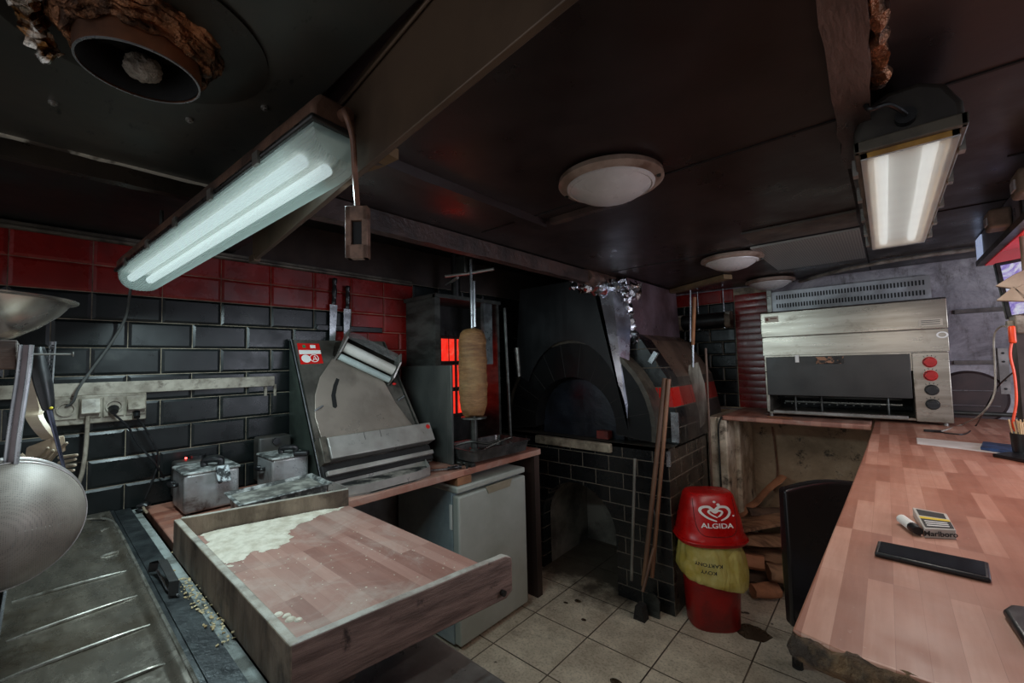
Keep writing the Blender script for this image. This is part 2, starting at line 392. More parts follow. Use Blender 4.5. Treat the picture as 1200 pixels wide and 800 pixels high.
beam = batten('ceiling_beam', 'long brown sooty ceiling beam running past the doner grill to the oven', [(-1.395, .5, 2.04), (-1.42, 3.6, 2.04)], .05, .075, M('beam_brown', rgb(70, 50, 44), rgb(44, 32, 28), .5, 0, 8, bump=.4), .003)
batten('ceiling_batten', 'brown ceiling batten framing the board before the pale dome lamp', [(-1.02, .58, 2.065), (-1.03, 1.36, 2.065)], .05, .03, ceilm)
batten('ceiling_batten', 'short wooden cross batten on the ceiling beside the strip lamp end', [(-1.16, .56, 2.065), (-.94, .6, 2.065)], .05, .03, oldwood)
batten('ceiling_batten', 'thin pale-tipped ceiling batten ending at the nearest dome lamp', [(-.98, 1.36, 2.068), (-.66, 1.36, 2.068)], .03, .022, brownpaint)
batten('ceiling_batten', 'raw wooden batten on the ceiling above the hanging pizza peel', [W(786, 342, Z=2.06), W(853, 324, Z=2.06)], .07, .03, oldwood)
w_beam = batten('painted_ceiling_joist', 'glossy brown painted joist with peeling wrap above the right strip lamp', [(-.018, .55, 2.045), (-.030, 1.46, 2.045)], .058, .07, brownpaint, .007)
w_beam['category'] = 'beam'
g = G(); pts = [V((.018, .5+i*.036, 2.045+.006*math.sin(i*1.7))) for i in range(18)]
g.tube(smooth(pts, 4), .013, 12).jitter(.014, 34)
wrap = M('crinkled_copper_wrap', rgb(176, 120, 84), rgb(60, 40, 28), .28, .85, 16, bump=.9, bscale=55)
setp(g.build('crinkled_pipe_wrap', wrap), 'crinkled coppery wrapped pipe beside the glossy painted ceiling joist', 'pipe')
# ceiling board joints
seam = M('board_joint', rgb(16, 12, 11), None, .7)
for i, (a, b) in enumerate((((-1.3, 1.28), (1.5, 1.30)), ((-1.3, 2.46), (1.5, 2.42)), ((-.055, 1.5), (-.05, 3.75)), ((.3, 1.9), (1.5, 1.86)))):
    a, b = V((*a, 0)), V((*b, 0)); d = (b-a).normalized(); s = V((-d.y, d.x, 0))*.004
    g = G(); q = [a-s, b-s, b+s, a+s]; g.prism([(p.x, p.y) for p in q], lambda x, y, c: V((x, y, c)), CZ-.003, CZ+.002)
    struct('trim_%d' % (i+2), g, seam)
g = G(); g.cyl((WX+.02, -1.5, 2.055), (WX+.02, 1.66, 2.05), .012); g.box(WX, WX+.03, -1.5, 1.66, 2.058, 2.07)
struct('trim_6', g, M('rail_grey', rgb(96, 88, 78), rgb(52, 46, 40), .5, .5, 10))
# lowered extractor panel at top left, its batten and skirt
t = NT('greasy_hood_panel')
c = t.ramp(t.noise(t.coord(), 3, 7, .7), [(.35, rgb(56, 58, 55)), (.7, rgb(76, 68, 60))])
c = t.mix(t.ramp(t.noise(t.coord((1, 2.5, 1)), 16, 5, .6), [(.62, 0.), (.7, .85)]), c, rgb(10, 10, 10))
t.set('Base Color', c); t.set('Roughness', t.ramp(t.noise(t.coord(), 7, 6), [(.3, .28), (.7, .5)])); t.set('Metallic', .3)
panelm = t.m
hood = thing('extractor_canopy', (-1, -.2, 2.06), 'greasy dark extractor canopy panel around the big duct mouth', 'extractor hood')
g = G(); _d = W(165, 86, Z=1.982); DC = V((_d.x, _d.y, 0)); n = 48
ins = [g.b.verts.new(V((DC.x+.084*math.cos(2*PI*i/n), DC.y+.084*math.sin(2*PI*i/n), 2.05))) for i in range(n)]
def sq(a):
    x, y = math.cos(a), math.sin(a)
    tx = (.9 if x > 0 else .592)/max(abs(x), 1e-6); ty = (.265 if y > 0 else 1.1)/max(abs(y), 1e-6); k = min(tx, ty)
    return V((DC.x+x*k, DC.y+y*k, 2.05))
out = [g.b.verts.new(sq(2*PI*(i+.5)/n)) for i in range(n)]
for i in range(n): g.face([ins[i], ins[(i+1) % n], out[(i+1) % n], out[i]])
g.box(-1.47, .1, -1.0, .365, 2.0505, 2.076)
g.build('panel', panelm, hood)
g = G()
a, b = V((-.2, .355, 0)), V((-1.64, .485, 0)); 
def sk(x, z, off):
    k = (x-a.x)/(b.x-a.x); p = a.lerp(b, k); return V((p.x, p.y+off+ (0.0 if z < 2 else -.0), z))
poly = [(-.2, 1.88), (-1.615, 1.88), (-1.64, 1.90), (-1.64, 2.0), (-1.4, 2.075), (-.2, 2.075)]
P = [(x, z) for x, z in poly]
g.prism(P, lambda x, z, c: sk(x, z, c), 0, .012)
g.tube([sk(-.2, 2.049, -.004), sk(-.9, 2.049, -.006)], .0035, 6); g.box(-1.655, -1.60, .478, .50, 1.875, 1.9)
g.build('skirt', M('skirt_metal', rgb(100, 80, 64), rgb(66, 54, 44), .4, .35, 2.2, rvar=.1), hood, bevel=.002)
for p in ((310, 128), (62, 122), (222, 142)):
    q = W(*p, Z=2.045); g = G(); g.cyl(q, q+V((0, 0, .008)), .007, n=16); g.cyl(q-V((0, 0, .003)), q, .0035, n=12); g.build('bolt', steel, hood)
crack = M('flaking_white_edge', rgb(206, 198, 180), rgb(74, 64, 54), .7, 0, 7, lo=.5, hi=.56, bump=.3)
g = G(); g.box(-1.5, -1.47, -1.0, .44, 2.040, 2.055)
g.mi = 1; g.box(-1.5, -1.468, -1.0, .44, 1.998, 2.0405); bmesh.ops.subdivide_edges(g.b, edges=[e for e in g.b.edges if e.calc_length() > .5], cuts=40); g.jitter(.003, 25)
g.build('edge_strip', [crack, M('edge_dark', rgb(52, 44, 36), rgb(26, 23, 20), .3, .2, 8)], hood)
g = G(); g.lathe([(.084, .0), (.178, 0), (.178, .004), (.084, .004)], (DC.x, DC.y, 2.044), n=64); g.build('flange', M('flange_metal', rgb(52, 48, 42), rgb(40, 36, 32), .35, .6, 5), hood)
duct = thing('extractor_duct', (DC.x, DC.y, 1.98), 'round duct mouth wrapped in crinkled copper-coloured foil with dark fan inside', 'duct')
g = G(); g.lathe([(.0745, .0), (.077, -.001), (.078, .004), (.080, .06)], (DC.x, DC.y, 1.982), n=64)
g.build('duct_collar', M('duct_collar', rgb(150, 96, 66), rgb(84, 54, 38), .4, .6, 6), duct)
g = G()
for k in range(5):
    pts = [V((DC.x+(.085+.005*k)*math.cos(a), DC.y+(.085+.005*k)*math.sin(a), 2.012+.009*k+.002*math.sin(9*a+k))) for a in [2*PI*i/140 for i in range(141)]]
    g.tube(pts, .0065, 10, False)
g.jitter(.008, 55, 4); g.build('foil_wrap', wrap, duct)
g = G(); g.lathe([(.0745, 0), (.0775, .0), (.0775, .002), (.0745, .002)], (DC.x, DC.y, 1.9805), n=64); g.build('rim', steel_b, duct)
g = G(); hb_ = W(168, 80, Z=2.015); g.ball(hb_, .026, (1, 1, .8), 5); g.jitter(.004, 90); g.jitter(.002, 300); g.build('fan_hub', M('dusty_hub', rgb(150, 140, 128), rgb(70, 60, 52), .8, 0, 22, bump=.8), duct)
g = G()
for k in range(5):
    a = k*2*PI/5+.3; m = Matrix.Translation((DC.x, DC.y, 2.045)) @ Matrix.Rotation(a, 4, 'Z') @ Matrix.Rotation(.4, 4, 'X')
    g.box(.02, .07, -.018, .018, -.0015, .0015, m)
g.build('fan_blade', blackmet, duct)
g = G(); g.lathe([(0, .12), (.0742, .12), (.0742, 0)], (DC.x, DC.y, 1.984), n=40); g.build('duct_back', soot_gap_black, duct)
foil = M('aluminium_foil', rgb(206, 208, 214), rgb(120, 92, 72), .22, 1, 10, lo=.5, hi=.7, bump=.5)
g = G(); pts = smooth([W(22, -12, Z=2.03), W(34, 12, Z=2.03), W(42, 35, Z=2.02), W(58, 66, Z=2.0)], 10)
g.tube(pts, [.009+.008*abs(math.sin(i*.7)) for i in range(len(pts))], 14).jitter(.012, 80, 3)
setp(g.build('crumpled_foil', M('browned_foil', rgb(196, 190, 180), rgb(110, 74, 40), .22, 1, 18, lo=.42, hi=.55, bump=.6, bscale=60)), 'crumpled shiny foil hanging beside the duct mouth at top left', 'foil')

# ------------------------------------------------------------------ LEFT STRIP LAMP
tube_l = emat('fluorescent_tube_cool', (.80, .95, .97, 1), 1.05)
tube_r = emat('fluorescent_tube_neutral', (1, .99, .96, 1), 1.1)
def lensmat(name, tint, transp, ribs, rdir):
    t = NT(name); t.set('Base Color', tint); t.set('Roughness', .18)
    w = t.n.new('ShaderNodeTexWave'); t.l(t.co.outputs['Object'] if t.co else t.coord(), w.inputs['Vector']); w.bands_direction = rdir
    w.inputs['Scale'].default_value = ribs
    t.bump(w.outputs['Fac'], .35 if ribs > 1 else 0, .003)
    tr = t.n.new('ShaderNodeBsdfTransparent'); tr.inputs[0].default_value = (.95, .97, .97, 1)
    tl = t.n.new('ShaderNodeBsdfTranslucent'); tl.inputs[0].default_value = tint
    m0 = t.n.new('ShaderNodeMixShader'); m0.inputs[0].default_value = .6; t.l(t.b.outputs[0], m0.inputs[1]); t.l(tl.outputs[0], m0.inputs[2])
    mx = t.n.new('ShaderNodeMixShader'); mx.inputs[0].default_value = transp
    t.l(m0.outputs[0], mx.inputs[1]); t.l(tr.outputs[0], mx.inputs[2]); t.l(mx.outputs[0], t.out.inputs[0])
    return t.m
LA, LB = V((-2.06, .235, 1.872)), V((-.768, .381, 1.958))       # far and near ends of the lamp body (centre line of lens rim)
ld = (LB-LA).normalized(); ls = V((0, 0, 1)).cross(ld).normalized(); lu = ld.cross(ls)
LL = (LB-LA).length
lm = lambda a, b, c: LA+ld*c+ls*a+lu*b
lampL = thing('strip_lamp', (LA+LB)/2, 'long ribbed fluorescent strip lamp glowing cool white under the extractor canopy', 'lamp')
g = G(); g.prism([(-.062, 0), (.062, 0), (.062, .03), (.045, .058), (-.045, .058), (-.062, .03)], lm, -.005, LL+.005)
g.build('housing', M('grimy_brown_housing', rgb(112, 82, 66), rgb(66, 50, 42), .5, 0, 8, bump=.3), lampL, bevel=.008)
g = G(); g.prism([(-.068, -.006), (.068, -.006), (.068, .006), (-.068, .006)], lm, -.01, LL+.01); g.build('rim', M('rim_dark', rgb(52, 50, 48), rgb(30, 30, 30), .3, .3, 12), lampL, bevel=.004)
g = G()
prof0 = smooth([V((a, b, 0)) for a, b in ((-.06, 0), (-.057, -.035), (-.044, -.06), (-.02, -.072), (.02, -.072), (.044, -.06), (.057, -.035), (.06, 0))], 9)
prof = []
for i_, p_ in enumerate(prof0):
    k_ = 1+(.022 if i_ % 2 else -.012); prof.append((p_.x*k_, p_.y*k_))
rings = []
for c_, k in ((0, .72), (.012, .93), (.03, 1), (LL-.03, 1), (LL-.01, .95), (LL, .8)):
    rings.append([g.b.verts.new(lm(a*(.9+.1*k), b*k, c_)) for a, b in prof])
for x, y in zip(rings, rings[1:]):
    for k in range(len(prof)-1): g.face([x[k], x[k+1], y[k+1], y[k]])
g.face(rings[0][::-1]); g.face(rings[-1])
g.build('ribbed_cover', lensmat('ribbed_lens', rgb(206, 226, 222), .42, 1, 'X'), lampL, ang=28)
for s in (-.026, .026):
    g = G(); g.cyl(lm(s, -.03, .03), lm(s, -.03, LL-.10), .013, n=16); g.build('tube', tube_l, lampL)
g = G(); g.prism([(-.055, -.0065), (.055, -.0065), (.04, -.012), (-.04, -.012)], lm, .015, LL-.015); g.build('reflector', white_p, lampL)
for k in range(5):
    c0 = .14+k*.24
    for s in (-1, 1):
        g = G(); g.box(-.003, .003, -.016, .012, -.012, .012, Matrix.Translation(lm(s*.069, -.002, c0)) @ Matrix((ls.to_4d(), lu.to_4d(), ld.to_4d(), (0, 0, 0, 1))).transposed().to_3x3().to_4x4()); g.build('clip', steel, lampL)
for q in (.25, LL-.25):
    top = lm(0, .05, q); g = G(); g.cyl(top, V((top.x, top.y, 2.05)), .006, n=8); g.build('hanger', steel_d, lampL)
cordbr = M('brown_cord', rgb(128, 88, 68), rgb(92, 62, 48), .5, 0, 20)
DS = .80
cg = thing('pull_switch', W(419, 243, D=DS), 'brown cord hanging from the strip lamp end with an oblong inline switch', 'switch')
g = G(); g.cyl(lm(0, .03, LL-.01), lm(0, .03, LL+.022), .015, .012, n=16)
g.tube(smooth([lm(0, .03, LL+.015), W(404, 131, D=.765), W(413, 160, D=.78), W(416, 205, D=DS), W(419, 246, D=DS)], 6), .0055, 10); g.build('cord', cordbr, cg)
fx = V((RX.x, RX.y, 0)).normalized(); fy = V((FW.x, FW.y, 0)).normalized()
mm = Matrix((fx.to_4d(), fy.to_4d(), V((0, 0, 1)).to_4d(), (0, 0, 0, 1))).transposed().to_3x3().to_4x4()
mm = Matrix.Translation(W(419.5, 273, D=DS)) @ mm
g = G(); w_, h_, d_ = .021, .050, .010
for bx in ((-w_, w_, -d_, d_, h_-.028, h_), (-w_, w_, -d_, d_, -h_, -h_+.026), (-w_, -w_+.011, -d_, d_, -h_, h_), (w_-.011, w_, -d_, d_, -h_, h_), (-w_, w_, d_-.004, d_, -h_, h_)):
    g.box(*bx, mm)
g.build('switch_body', M('switch_brown', rgb(150, 118, 100), rgb(104, 82, 70), .45, 0, 30), cg, bevel=.0015)
g = G(); g.box(-.009, .009, -.002, .005, -.022, .021, mm); g.build('rocker', plast_k, cg)

# ------------------------------------------------------------------ RIGHT STRIP LAMP
ra, rb = V((.055, 1.18, 1.95)), V((.057, 2.22, 1.952))
lampR = thing('strip_lamp', (.055, 1.7, 1.95), 'wide twin tube strip lamp with yellowed frame on the ceiling over the right counter', 'lamp')
g = G(); hwR = .086
g.prism([(-hwR, 0), (hwR, 0), (hwR*.98, .04), (hwR*.72, .085), (hwR*.3, .105), (-hwR*.3, .105), (-hwR*.72, .085), (-hwR*.98, .04)], lambda a, b, c: V((.056+a, c, 1.955+b)), 1.19, 2.22)
g.build('housing', M('dusty_dark_housing', rgb(72, 66, 58), rgb(48, 42, 38), .55, 0, 7), lampR, bevel=.012, seg=3)
g = G()
for x0, x1, y0, y1 in ((-.03, -.018, 1.165, 2.24), (.13, .142, 1.165, 2.24), (-.03, .142, 1.165, 1.18), (-.03, .142, 2.225, 2.24)): g.box(x0, x1, y0, y1, 1.935, 1.96)
g.build('frame', M('dusty_frame', rgb(96, 88, 76), rgb(66, 60, 52), .45, 0, 9), lampR, bevel=.003)
g = G()
for x0, x1, y0, y1 in ((-.018, -.008, 1.18, 2.225), (.12, .13, 1.18, 2.225), (-.018, .13, 1.18, 1.19), (-.018, .13, 2.215, 2.225)): g.box(x0, x1, y0, y1, 1.925, 1.95)
g.build('gasket', M('yellowed_gasket', rgb(200, 150, 70), rgb(150, 106, 50), .5, 0, 12), lampR)
g = G(); g.box(-.018, .13, 1.18, 2.225, 1.953, 1.957); g.build('reflector', white_p, lampR)
for x in (.015, .095):
    g = G(); g.cyl((x, 1.2, 1.943), (x, 2.2, 1.943), .0125, n=16); g.build('tube', tube_r, lampR)
g = G(); g.box(-.019, .131, 1.179, 2.226, 1.921, 1.924)
g.build('clear_cover', lensmat('milky_cover', rgb(226, 228, 226), .5, 3, 'Y'), lampR)
for y in (1.3, 1.52, 1.75, 1.97, 2.17):
    for x in (-.032, .144):
        g = G(); g.box(x-.005, x+.005, y-.013, y+.013, 1.928, 1.966); g.build('clip', steel, lampR)
g = G(); g.cyl((.056, 1.17, 1.99), (.056, 1.195, 1.99), .017); g.build('cable_gland', plast_k, lampR)
g = G(); g.tube(smooth([(.056, 1.165, 1.99), (.03, 1.12, 2.0), (.0, 1.1, 1.995), (-.005, 1.12, 2.03), (-.01, 1.14, 2.06)]), .005, 8); g.build('cord', plast_k, lampR)

# ------------------------------------------------------------------ DOME LAMPS
domecol = M('frosted_dome', rgb(206, 200, 196), rgb(190, 184, 180), .28, 0, 4, rvar=.05)
rimcol = M('grimy_lamp_rim', rgb(158, 138, 124), rgb(104, 80, 66), .4, 0, 9)
def dome(c, label):
    o = thing('ceiling_dome_lamp', (c[0], c[1], CZ), label, 'lamp', None)
    g = G(); g.lathe([(0, .0), (.12, 0), (.158, -.012), (.160, -.026), (.150, -.034), (.132, -.036)], (c[0], c[1], CZ), n=56); g.build('base_ring', rimcol, o)
    g = G(); g.lathe([(.135, -.033), (.133, -.04), (.126, -.045), (.122, -.043), (.112, -.052), (.085, -.068), (.05, -.078), (.0, -.081)], (c[0], c[1], CZ), n=56); g.build('glass_dome', domecol, o)
    for a in (.2, PI+.2): 
        g = G(); g.cyl((c[0]+.146*math.cos(a), c[1]+.146*math.sin(a), CZ-.03), (c[0]+.146*math.cos(a), c[1]+.146*math.sin(a), CZ-.04), .006, n=10); g.build('screw', steel_d, o)
    return o
d1 = dome((-.615, 1.17), 'largest looking pale dome ceiling lamp, nearest the strip lamps')
d2 = dome((-.628, 2.60), 'pale dome ceiling lamp above and before the perforated ceiling sheet')
d3 = dome((-.615, 3.58), 'farthest pale dome ceiling lamp, close to the back wall vent')
# perforated sheet on ceiling
t = NT('perforated_sheet'); ck = t.n.new('ShaderNodeTexVoronoi'); t.l(t.coord(), ck.inputs['Vector']); ck.inputs['Scale'].default_value = 90; ck.inputs['Randomness'].default_value = 0
t.set('Base Color', t.ramp(ck.outputs['Distance'], [(.2, rgb(40, 38, 36)), (.3, rgb(160, 154, 146))])); t.set('Metallic', .5); t.set('Roughness', .34)
g = G(); g.box(-.5, -.06, 2.45, 3.2, CZ-.014, CZ-.004)
setp(g.build('perforated_sheet', t.m), 'perforated grey metal sheet fixed to the ceiling behind the middle dome lamp', 'metal sheet')
g = G(); g.box(-.47, -.06, 2.14, 2.38, CZ-.012, CZ-.002); g.jitter(.002, 20)
setp(g.build('ceiling_patch', M('patch_brown', rgb(86, 76, 66), rgb(58, 50, 44), .5, 0, 6)), 'lighter patched ceiling board before the perforated sheet', 'ceiling board')
g = G(); g.tube(smooth([W(934, 331, Z=2.064), W(985, 317, Z=2.064), W(1060, 303, Z=2.064), W(1142, 292, Z=2.064)]), .012, 10).jitter(.003, 20)
setp(g.build('ceiling_cable', M('white_cable_wrap', rgb(170, 160, 150), rgb(120, 108, 98), .6, 0, 18)), 'thick pale cable sagging along the top of the back wall', 'cable')

# ================================================================== LEFT COUNTER
cols = (rgb(142, 86, 66), rgb(164, 108, 86), rgb(180, 126, 104), rgb(204, 156, 134), rgb(150, 108, 90), rgb(200, 176, 156))
blk_y = blockwood('butcher_block', 'y', .26, .034, cols, .42)
cols2 = (rgb(128, 88, 78), rgb(150, 108, 96), rgb(162, 122, 110), rgb(180, 142, 128), rgb(154, 126, 114), rgb(200, 186, 172))
blk_x = blockwood('board_block', 'x', .24, .034, cols2, .5, .4)
cols3 = (rgb(128, 76, 60), rgb(150, 94, 76), rgb(168, 112, 92), rgb(184, 130, 110), rgb(166, 146, 132), rgb(204, 188, 170))
blk_c = blockwood('counter_block', 'y', .30, .05, cols3, .45, .35)
ct = thing('left_counter', (-2.05, 1.3, 0), 'reddish wooden counter along the tiled wall carrying fryers and doner grill', 'counter')
g = G(); g.prism([(-2.39, .31), (-1.79, .31), (-1.76, .34), (-1.745, 2.22), (-1.76, 2.235), (-2.39, 2.235)], lambda a, b, c: V((a, b, c)), .895, .93)
g.build('worktop', blk_c, ct, bevel=.004)
g = G(); g.box(-2.39, -1.745, 2.15, 2.20, 0, .895); g.build('end_panel', darkwood, ct)
g = G(); g.box(-2.39, -1.80, .33, .37, 0, .895); g.build('side_panel', M('brown_panel', rgb(84, 40, 30), rgb(62, 30, 24), .5), ct)
g = G(); g.box(-2.36, -2.33, .37, 2.15, 0, .895); g.build('back_panel', M('grey_back_board', rgb(92, 88, 84), rgb(66, 60, 56), .6), ct)
# wooden shim
g = G(); g.box(-1.86, -1.75, 1.5, 1.6, .852, .893); 
setp(g.build('wood_shim', M('shim_wood', rgb(150, 104, 72), rgb(120, 80, 54), .6)), 'small wooden wedge between fridge top and counter', 'wedge')

# ------------------------------------------------------------------ FRIDGE
fr = thing('undercounter_fridge', (-1.95, 1.765, 0), 'white undercounter fridge beneath the doner grill counter', 'fridge')
y0, y1 = 1.488, 2.04
g = G(); g.box(-2.30, -1.785, y0, y1, .02, .83); g.build('cabinet', M('fridge_side', rgb(150, 162, 164), rgb(130, 142, 146), .45), fr, bevel=.006)
g = G(); g.box(-2.30, -1.735, y0-.004, y1+.004, .815, .85); g.build('top', white_en, fr, bevel=.008)
g = G(); g.box(-1.782, -1.73, y0, y1, .03, .80); g.build('door', white_en, fr, bevel=.01, seg=3)
g = G(); g.prism([(y0+.20, .81), (y0+.42, .81), (y0+.40, .768), (y0+.22, .768)], lambda a, b, c: V((-1.730+c, a, b)), 0, .006); 
h_ = g.build('handle_plate', M('beige_handle', rgb(150, 140, 120), rgb(130, 120, 100), .4), fr); h_['label'] = 'grey-beige grip plate'
g = G(); g.box(-1.728, -1.7275, y0+.27, y0+.35, .79, .796); g.build('name_plate', blackmet, fr)
g = G(); g.box(-1.80, -1.782, y0-.006, y0, .62, .75); g.build('hinge_strip', white_p, fr)
for y in (y0+.05, y1-.05):
    g = G(); g.cyl((-1.80, y, 0), (-1.80, y, .03), .018); g.build('foot', plast_k, fr)
    g = G(); g.cyl((-2.25, y, 0), (-2.25, y, .03), .018); g.build('foot', plast_k, fr)

# ------------------------------------------------------------------ DOUGH BOARD
db = thing('dough_board', (-1.2, .55, .935), 'large floury wooden dough board with raised side boards', 'dough board')
g = G()
P0, P1, P2, P3 = (-1.70, .31), (-.80, .31), (-.735, .785), (-1.565, .79)
g.prism([(-1.69, .31), (-.79, .31), (-.775, .785), (-1.565, .795)], lambda a, b, c: V((a, b, c)), .94, .974)
g.build('board', blk_x, db)
def rail(a, b, th, z0, z1, name, mat, taper=0):
    a, b = V((*a, 0)), V((*b, 0)); d = (b-a).normalized(); s = V((d.y, -d.x, 0))
    g = G(); n = 24; R_ = []
    for i in range(n+1):
        p = a.lerp(b, i/n); e = z1+noise.noise(p*7)*.002
        q = [p-s*th/2+V((0, 0, z0)), p+s*th/2+V((0, 0, z0)), p+s*th/2+V((0, 0, e)), p-s*th/2+V((0, 0, e))]
        if taper and i == n: 
            for k in (0, 1): q[k].z = z0+.012
            for k in (2, 3): q[k].z = e-.01
        R_.append([g.b.verts.new(x) for x in q])
    for x, y in zip(R_, R_[1:]):
        for k in range(4): g.face([x[k], x[(k+1) % 4], y[(k+1) % 4], y[k]])
    g.face(R_[0][::-1]); g.face(R_[-1])
    o = g.build(name, mat, db, bevel=.003); return o
rail((-1.705, .299), (-.775, .299), .018, .93, 1.035, 'side_board', greywood)
rail((-1.712, .31), (-1.575, .80), .018, .965, 1.035, 'back_board', greywood)
o = rail((-.785, .292), (-.722, .782), .02, .935, 1.035, 'front_board', greywood_x, 1)
g = G(); g.cyl((-.716, .745, .955), (-.706, .746, .955), .007, n=12); g.build('screw', blackmet, db)
# flour: a thin uneven drift in the far left corner of the board
FP = [W(x, y, Z=.975) for x, y in ((228, 622), (268, 669), (280, 661), (292, 650), (312, 645), (330, 638), (342, 624), (356, 612), (372, 607), (388, 600), (410, 590), (408, 578), (320, 600))]
def inside(x, y):
    c = False; n = len(FP); d = 9
    for i in range(n):
        a, b = FP[i], FP[(i+1) % n]
        if (a.y > y) != (b.y > y) and x < (b.x-a.x)*(y-a.y)/(b.y-a.y)+a.x: c = not c
        e = b-a; k = max(0, min(1, ((x-a.x)*e.x+(y-a.y)*e.y)/(e.x*e.x+e.y*e.y))); d = min(d, math.hypot(x-a.x-e.x*k, y-a.y-e.y*k))
    return d if c else -d
g = G(); nx, ny = 230, 150; grid = {}
def depth(x, y):
    p = V((x, y, 0)); return inside(x, y)+.030*noise.noise(p*16)+.022*noise.noise(p*42)+.008*noise.noise(p*120)
for i in range(nx+1):
    for j in range(ny+1):
        x = -1.70+.62*i/nx; y = .312+.475*j/ny
        if x < -1.703+(y-.31)*.275+.010: continue
        dd = depth(x, y)
        if dd > 0: grid[i, j] = g.b.verts.new((x, y, .9742+min(.006, dd*.12)+.0008*noise.noise(V((x, y, 0))*60)*min(1, dd*40)))
for i in range(nx):
    for j in range(ny):
        q = [(i, j), (i+1, j), (i+1, j+1), (i, j+1)]
        q = [k for k in q if k in grid]
        if len(q) >= 3: g.face([grid[k] for k in q])
for cx_, cy_, r_ in ((-1.005, .352, .010), (-.985, .362, .009), (-.965, .362, .011), (-.95, .372, .008)):
    g.lathe([(r_, 0), (r_*.7, .003), (0, .004)], (cx_, cy_, .9742), n=12)
random.seed(3)
for _ in range(110):
    x, y = random.uniform(-1.4, -.85), random.uniform(.34, .77)
    g.lathe([(.0008+.0018*random.random(), 0), (0, .001)], (x, y, .9742), n=6)
setp(g.build('flour', flourm), 'pale drift of flour spread over the dough board', 'flour', kind='stuff')
# stand below the board
st = thing('dough_board_stand', (-1.3, .5, 0), 'dark cabinet supporting the dough board', 'cabinet')
g = G(); g.box(-1.68, -.97, .33, .64, 0, .9); g.build('body', M('dark_cabinet', rgb(44, 34, 30), rgb(34, 26, 24), .6), st)
g = G(); g.box(-1.68, -.80, .32, .42, .9, .934); g.box(-1.6, -.80, .55, .62, .9, .934); g.build('bearer', darkwood, st)
tb_ = thing('steel_table', (-.75, .3, 0), 'low brushed steel table top showing under the front of the dough board', 'table')
g = G(); g.box(-.95, -.60, .30, .70, .775, .80); g.build('top', M('table_steel', rgb(168, 166, 162), rgb(130, 128, 124), .34, .4, 5), tb_, bevel=.006)
for x in (-.92, -.63):
    for y in (.33, .66):
        g = G(); g.box(x-.015, x+.015, y-.015, y+.015, 0, .775); g.build('leg', steel_d, tb_)

# ------------------------------------------------------------------ SINK DRAINER
def px_mat():
    t = NT('drainer_steel'); 
    c = t.ramp(t.noise(t.coord((1.4, 6, 1)), 4, 7, .7), [(.3, rgb(84, 79, 71)), (.55, rgb(112, 105, 94)), (.8, rgb(146, 138, 124))])
    c = t.mix(t.ramp(t.noise(t.coord(), 5, 8, .75), [(.48, 0.), (.7, .85)]), c, rgb(74, 62, 46))
    t.set('Base Color', c); t.set('Metallic', .55); t.set('Roughness', t.ramp(t.noise(t.coord(), 14, 6, .7), [(.35, .16), (.7, .42)])); t.bump(t.noise(t.coord(), 30, 6), .15, .003)
    return t.m
dm = px_mat(); M('dusty_dark_border', rgb(34, 38, 40), rgb(70, 76, 76), .4, .3, 14, lo=.45, hi=.75, bump=.2)
sk_ = thing('sink_drainer', (-1.6, .1, .9), 'stained stainless steel sink drainer with slanting ribs', 'sink')
g = G(); nx, ny = 170, 44
def drz(x, y):
    z = .945
    yr = .185+.0; 
    # raised rim at right and back; sunken field
    e = min(yr-y, x+2.28+max(0, y-.1)*1.0)
    z += -.008*max(0, min(1, e/.014)) if e > 0 else 0
    # slanting ribs
    s = (x+2.02)+(y-.19)*.28
    if -1.9 < x < -.7 and y < .165 and y > -.03:
        pass
    return z
X0, X1, Y0, Y1 = -2.385, -.55, -.045, .20
vs = [[g.b.verts.new((X0+(X1-X0)*i/nx, Y0+(Y1-Y0)*j/ny, drz(X0+(X1-X0)*i/nx, Y0+(Y1-Y0)*j/ny))) for j in range(ny+1)] for i in range(nx+1)]
for i in range(nx):
    for j in range(ny): g.face([vs[i][j], vs[i+1][j], vs[i+1][j+1], vs[i][j+1]])
g.build('drainboard', dm, sk_)
M('drain_highlight', rgb(156, 153, 144), rgb(104, 100, 90), .3, .55, 22)  # paler than the drainboard: highlights on ribs and rim put into the colour
g = G()
for a_, b_ in (((14, 705), (150, 668)), ((7, 751), (162, 697)), ((0, 797), (177, 731)), ((120, 806), (193, 777)), ((118, 652), (143, 645)), ((118, 622), (133, 617))):
    a_, b_ = W(*a_, Z=.939), W(*b_, Z=.939); g = G(); g.tube([a_.lerp(b_, k/10)-V((0, 0, .0035*abs(k/5-1)**3)) for k in range(11)], .0045, 8); g.build('drain_rib', MATS['drain_highlight'], sk_)
g = G(); g.tube(smooth([(-2.33, -.04, .945), (-2.335, .08, .945), (-2.30, .155, .945), (-2.22, .19, .945), (-2.05, .198, .945), (-1.3, .198, .945), (-.6, .198, .945)], 10), .0042, 8)
g.build('rim_bead', MATS['drain_highlight'], sk_)
g = G(); g.box(X0, X1, Y0-.006, Y0, .74, .944); g.build('edge', steel_b, sk_, bevel=.002)
g = G(); g.box(X0, X1, Y1, .212, .90, .9445); g.build('border', MATS['dusty_dark_border'], sk_, bevel=.002)
g = G(); g.box(X0, X1, -.62, -.60, .74, .945); g.box(X0, X1, -.6, Y0-.006, .74, .75); g.box(X0, X0+.01, -.6, -.05, .74, .945); g.build('basin', steel_d, sk_)
g = G(); g.box(-2.38, -.55, -.6, .21, 0, .735); g.build('cabinet', M('dark_sink_cabinet', rgb(40, 38, 38), rgb(30, 28, 28), .6), sk_)
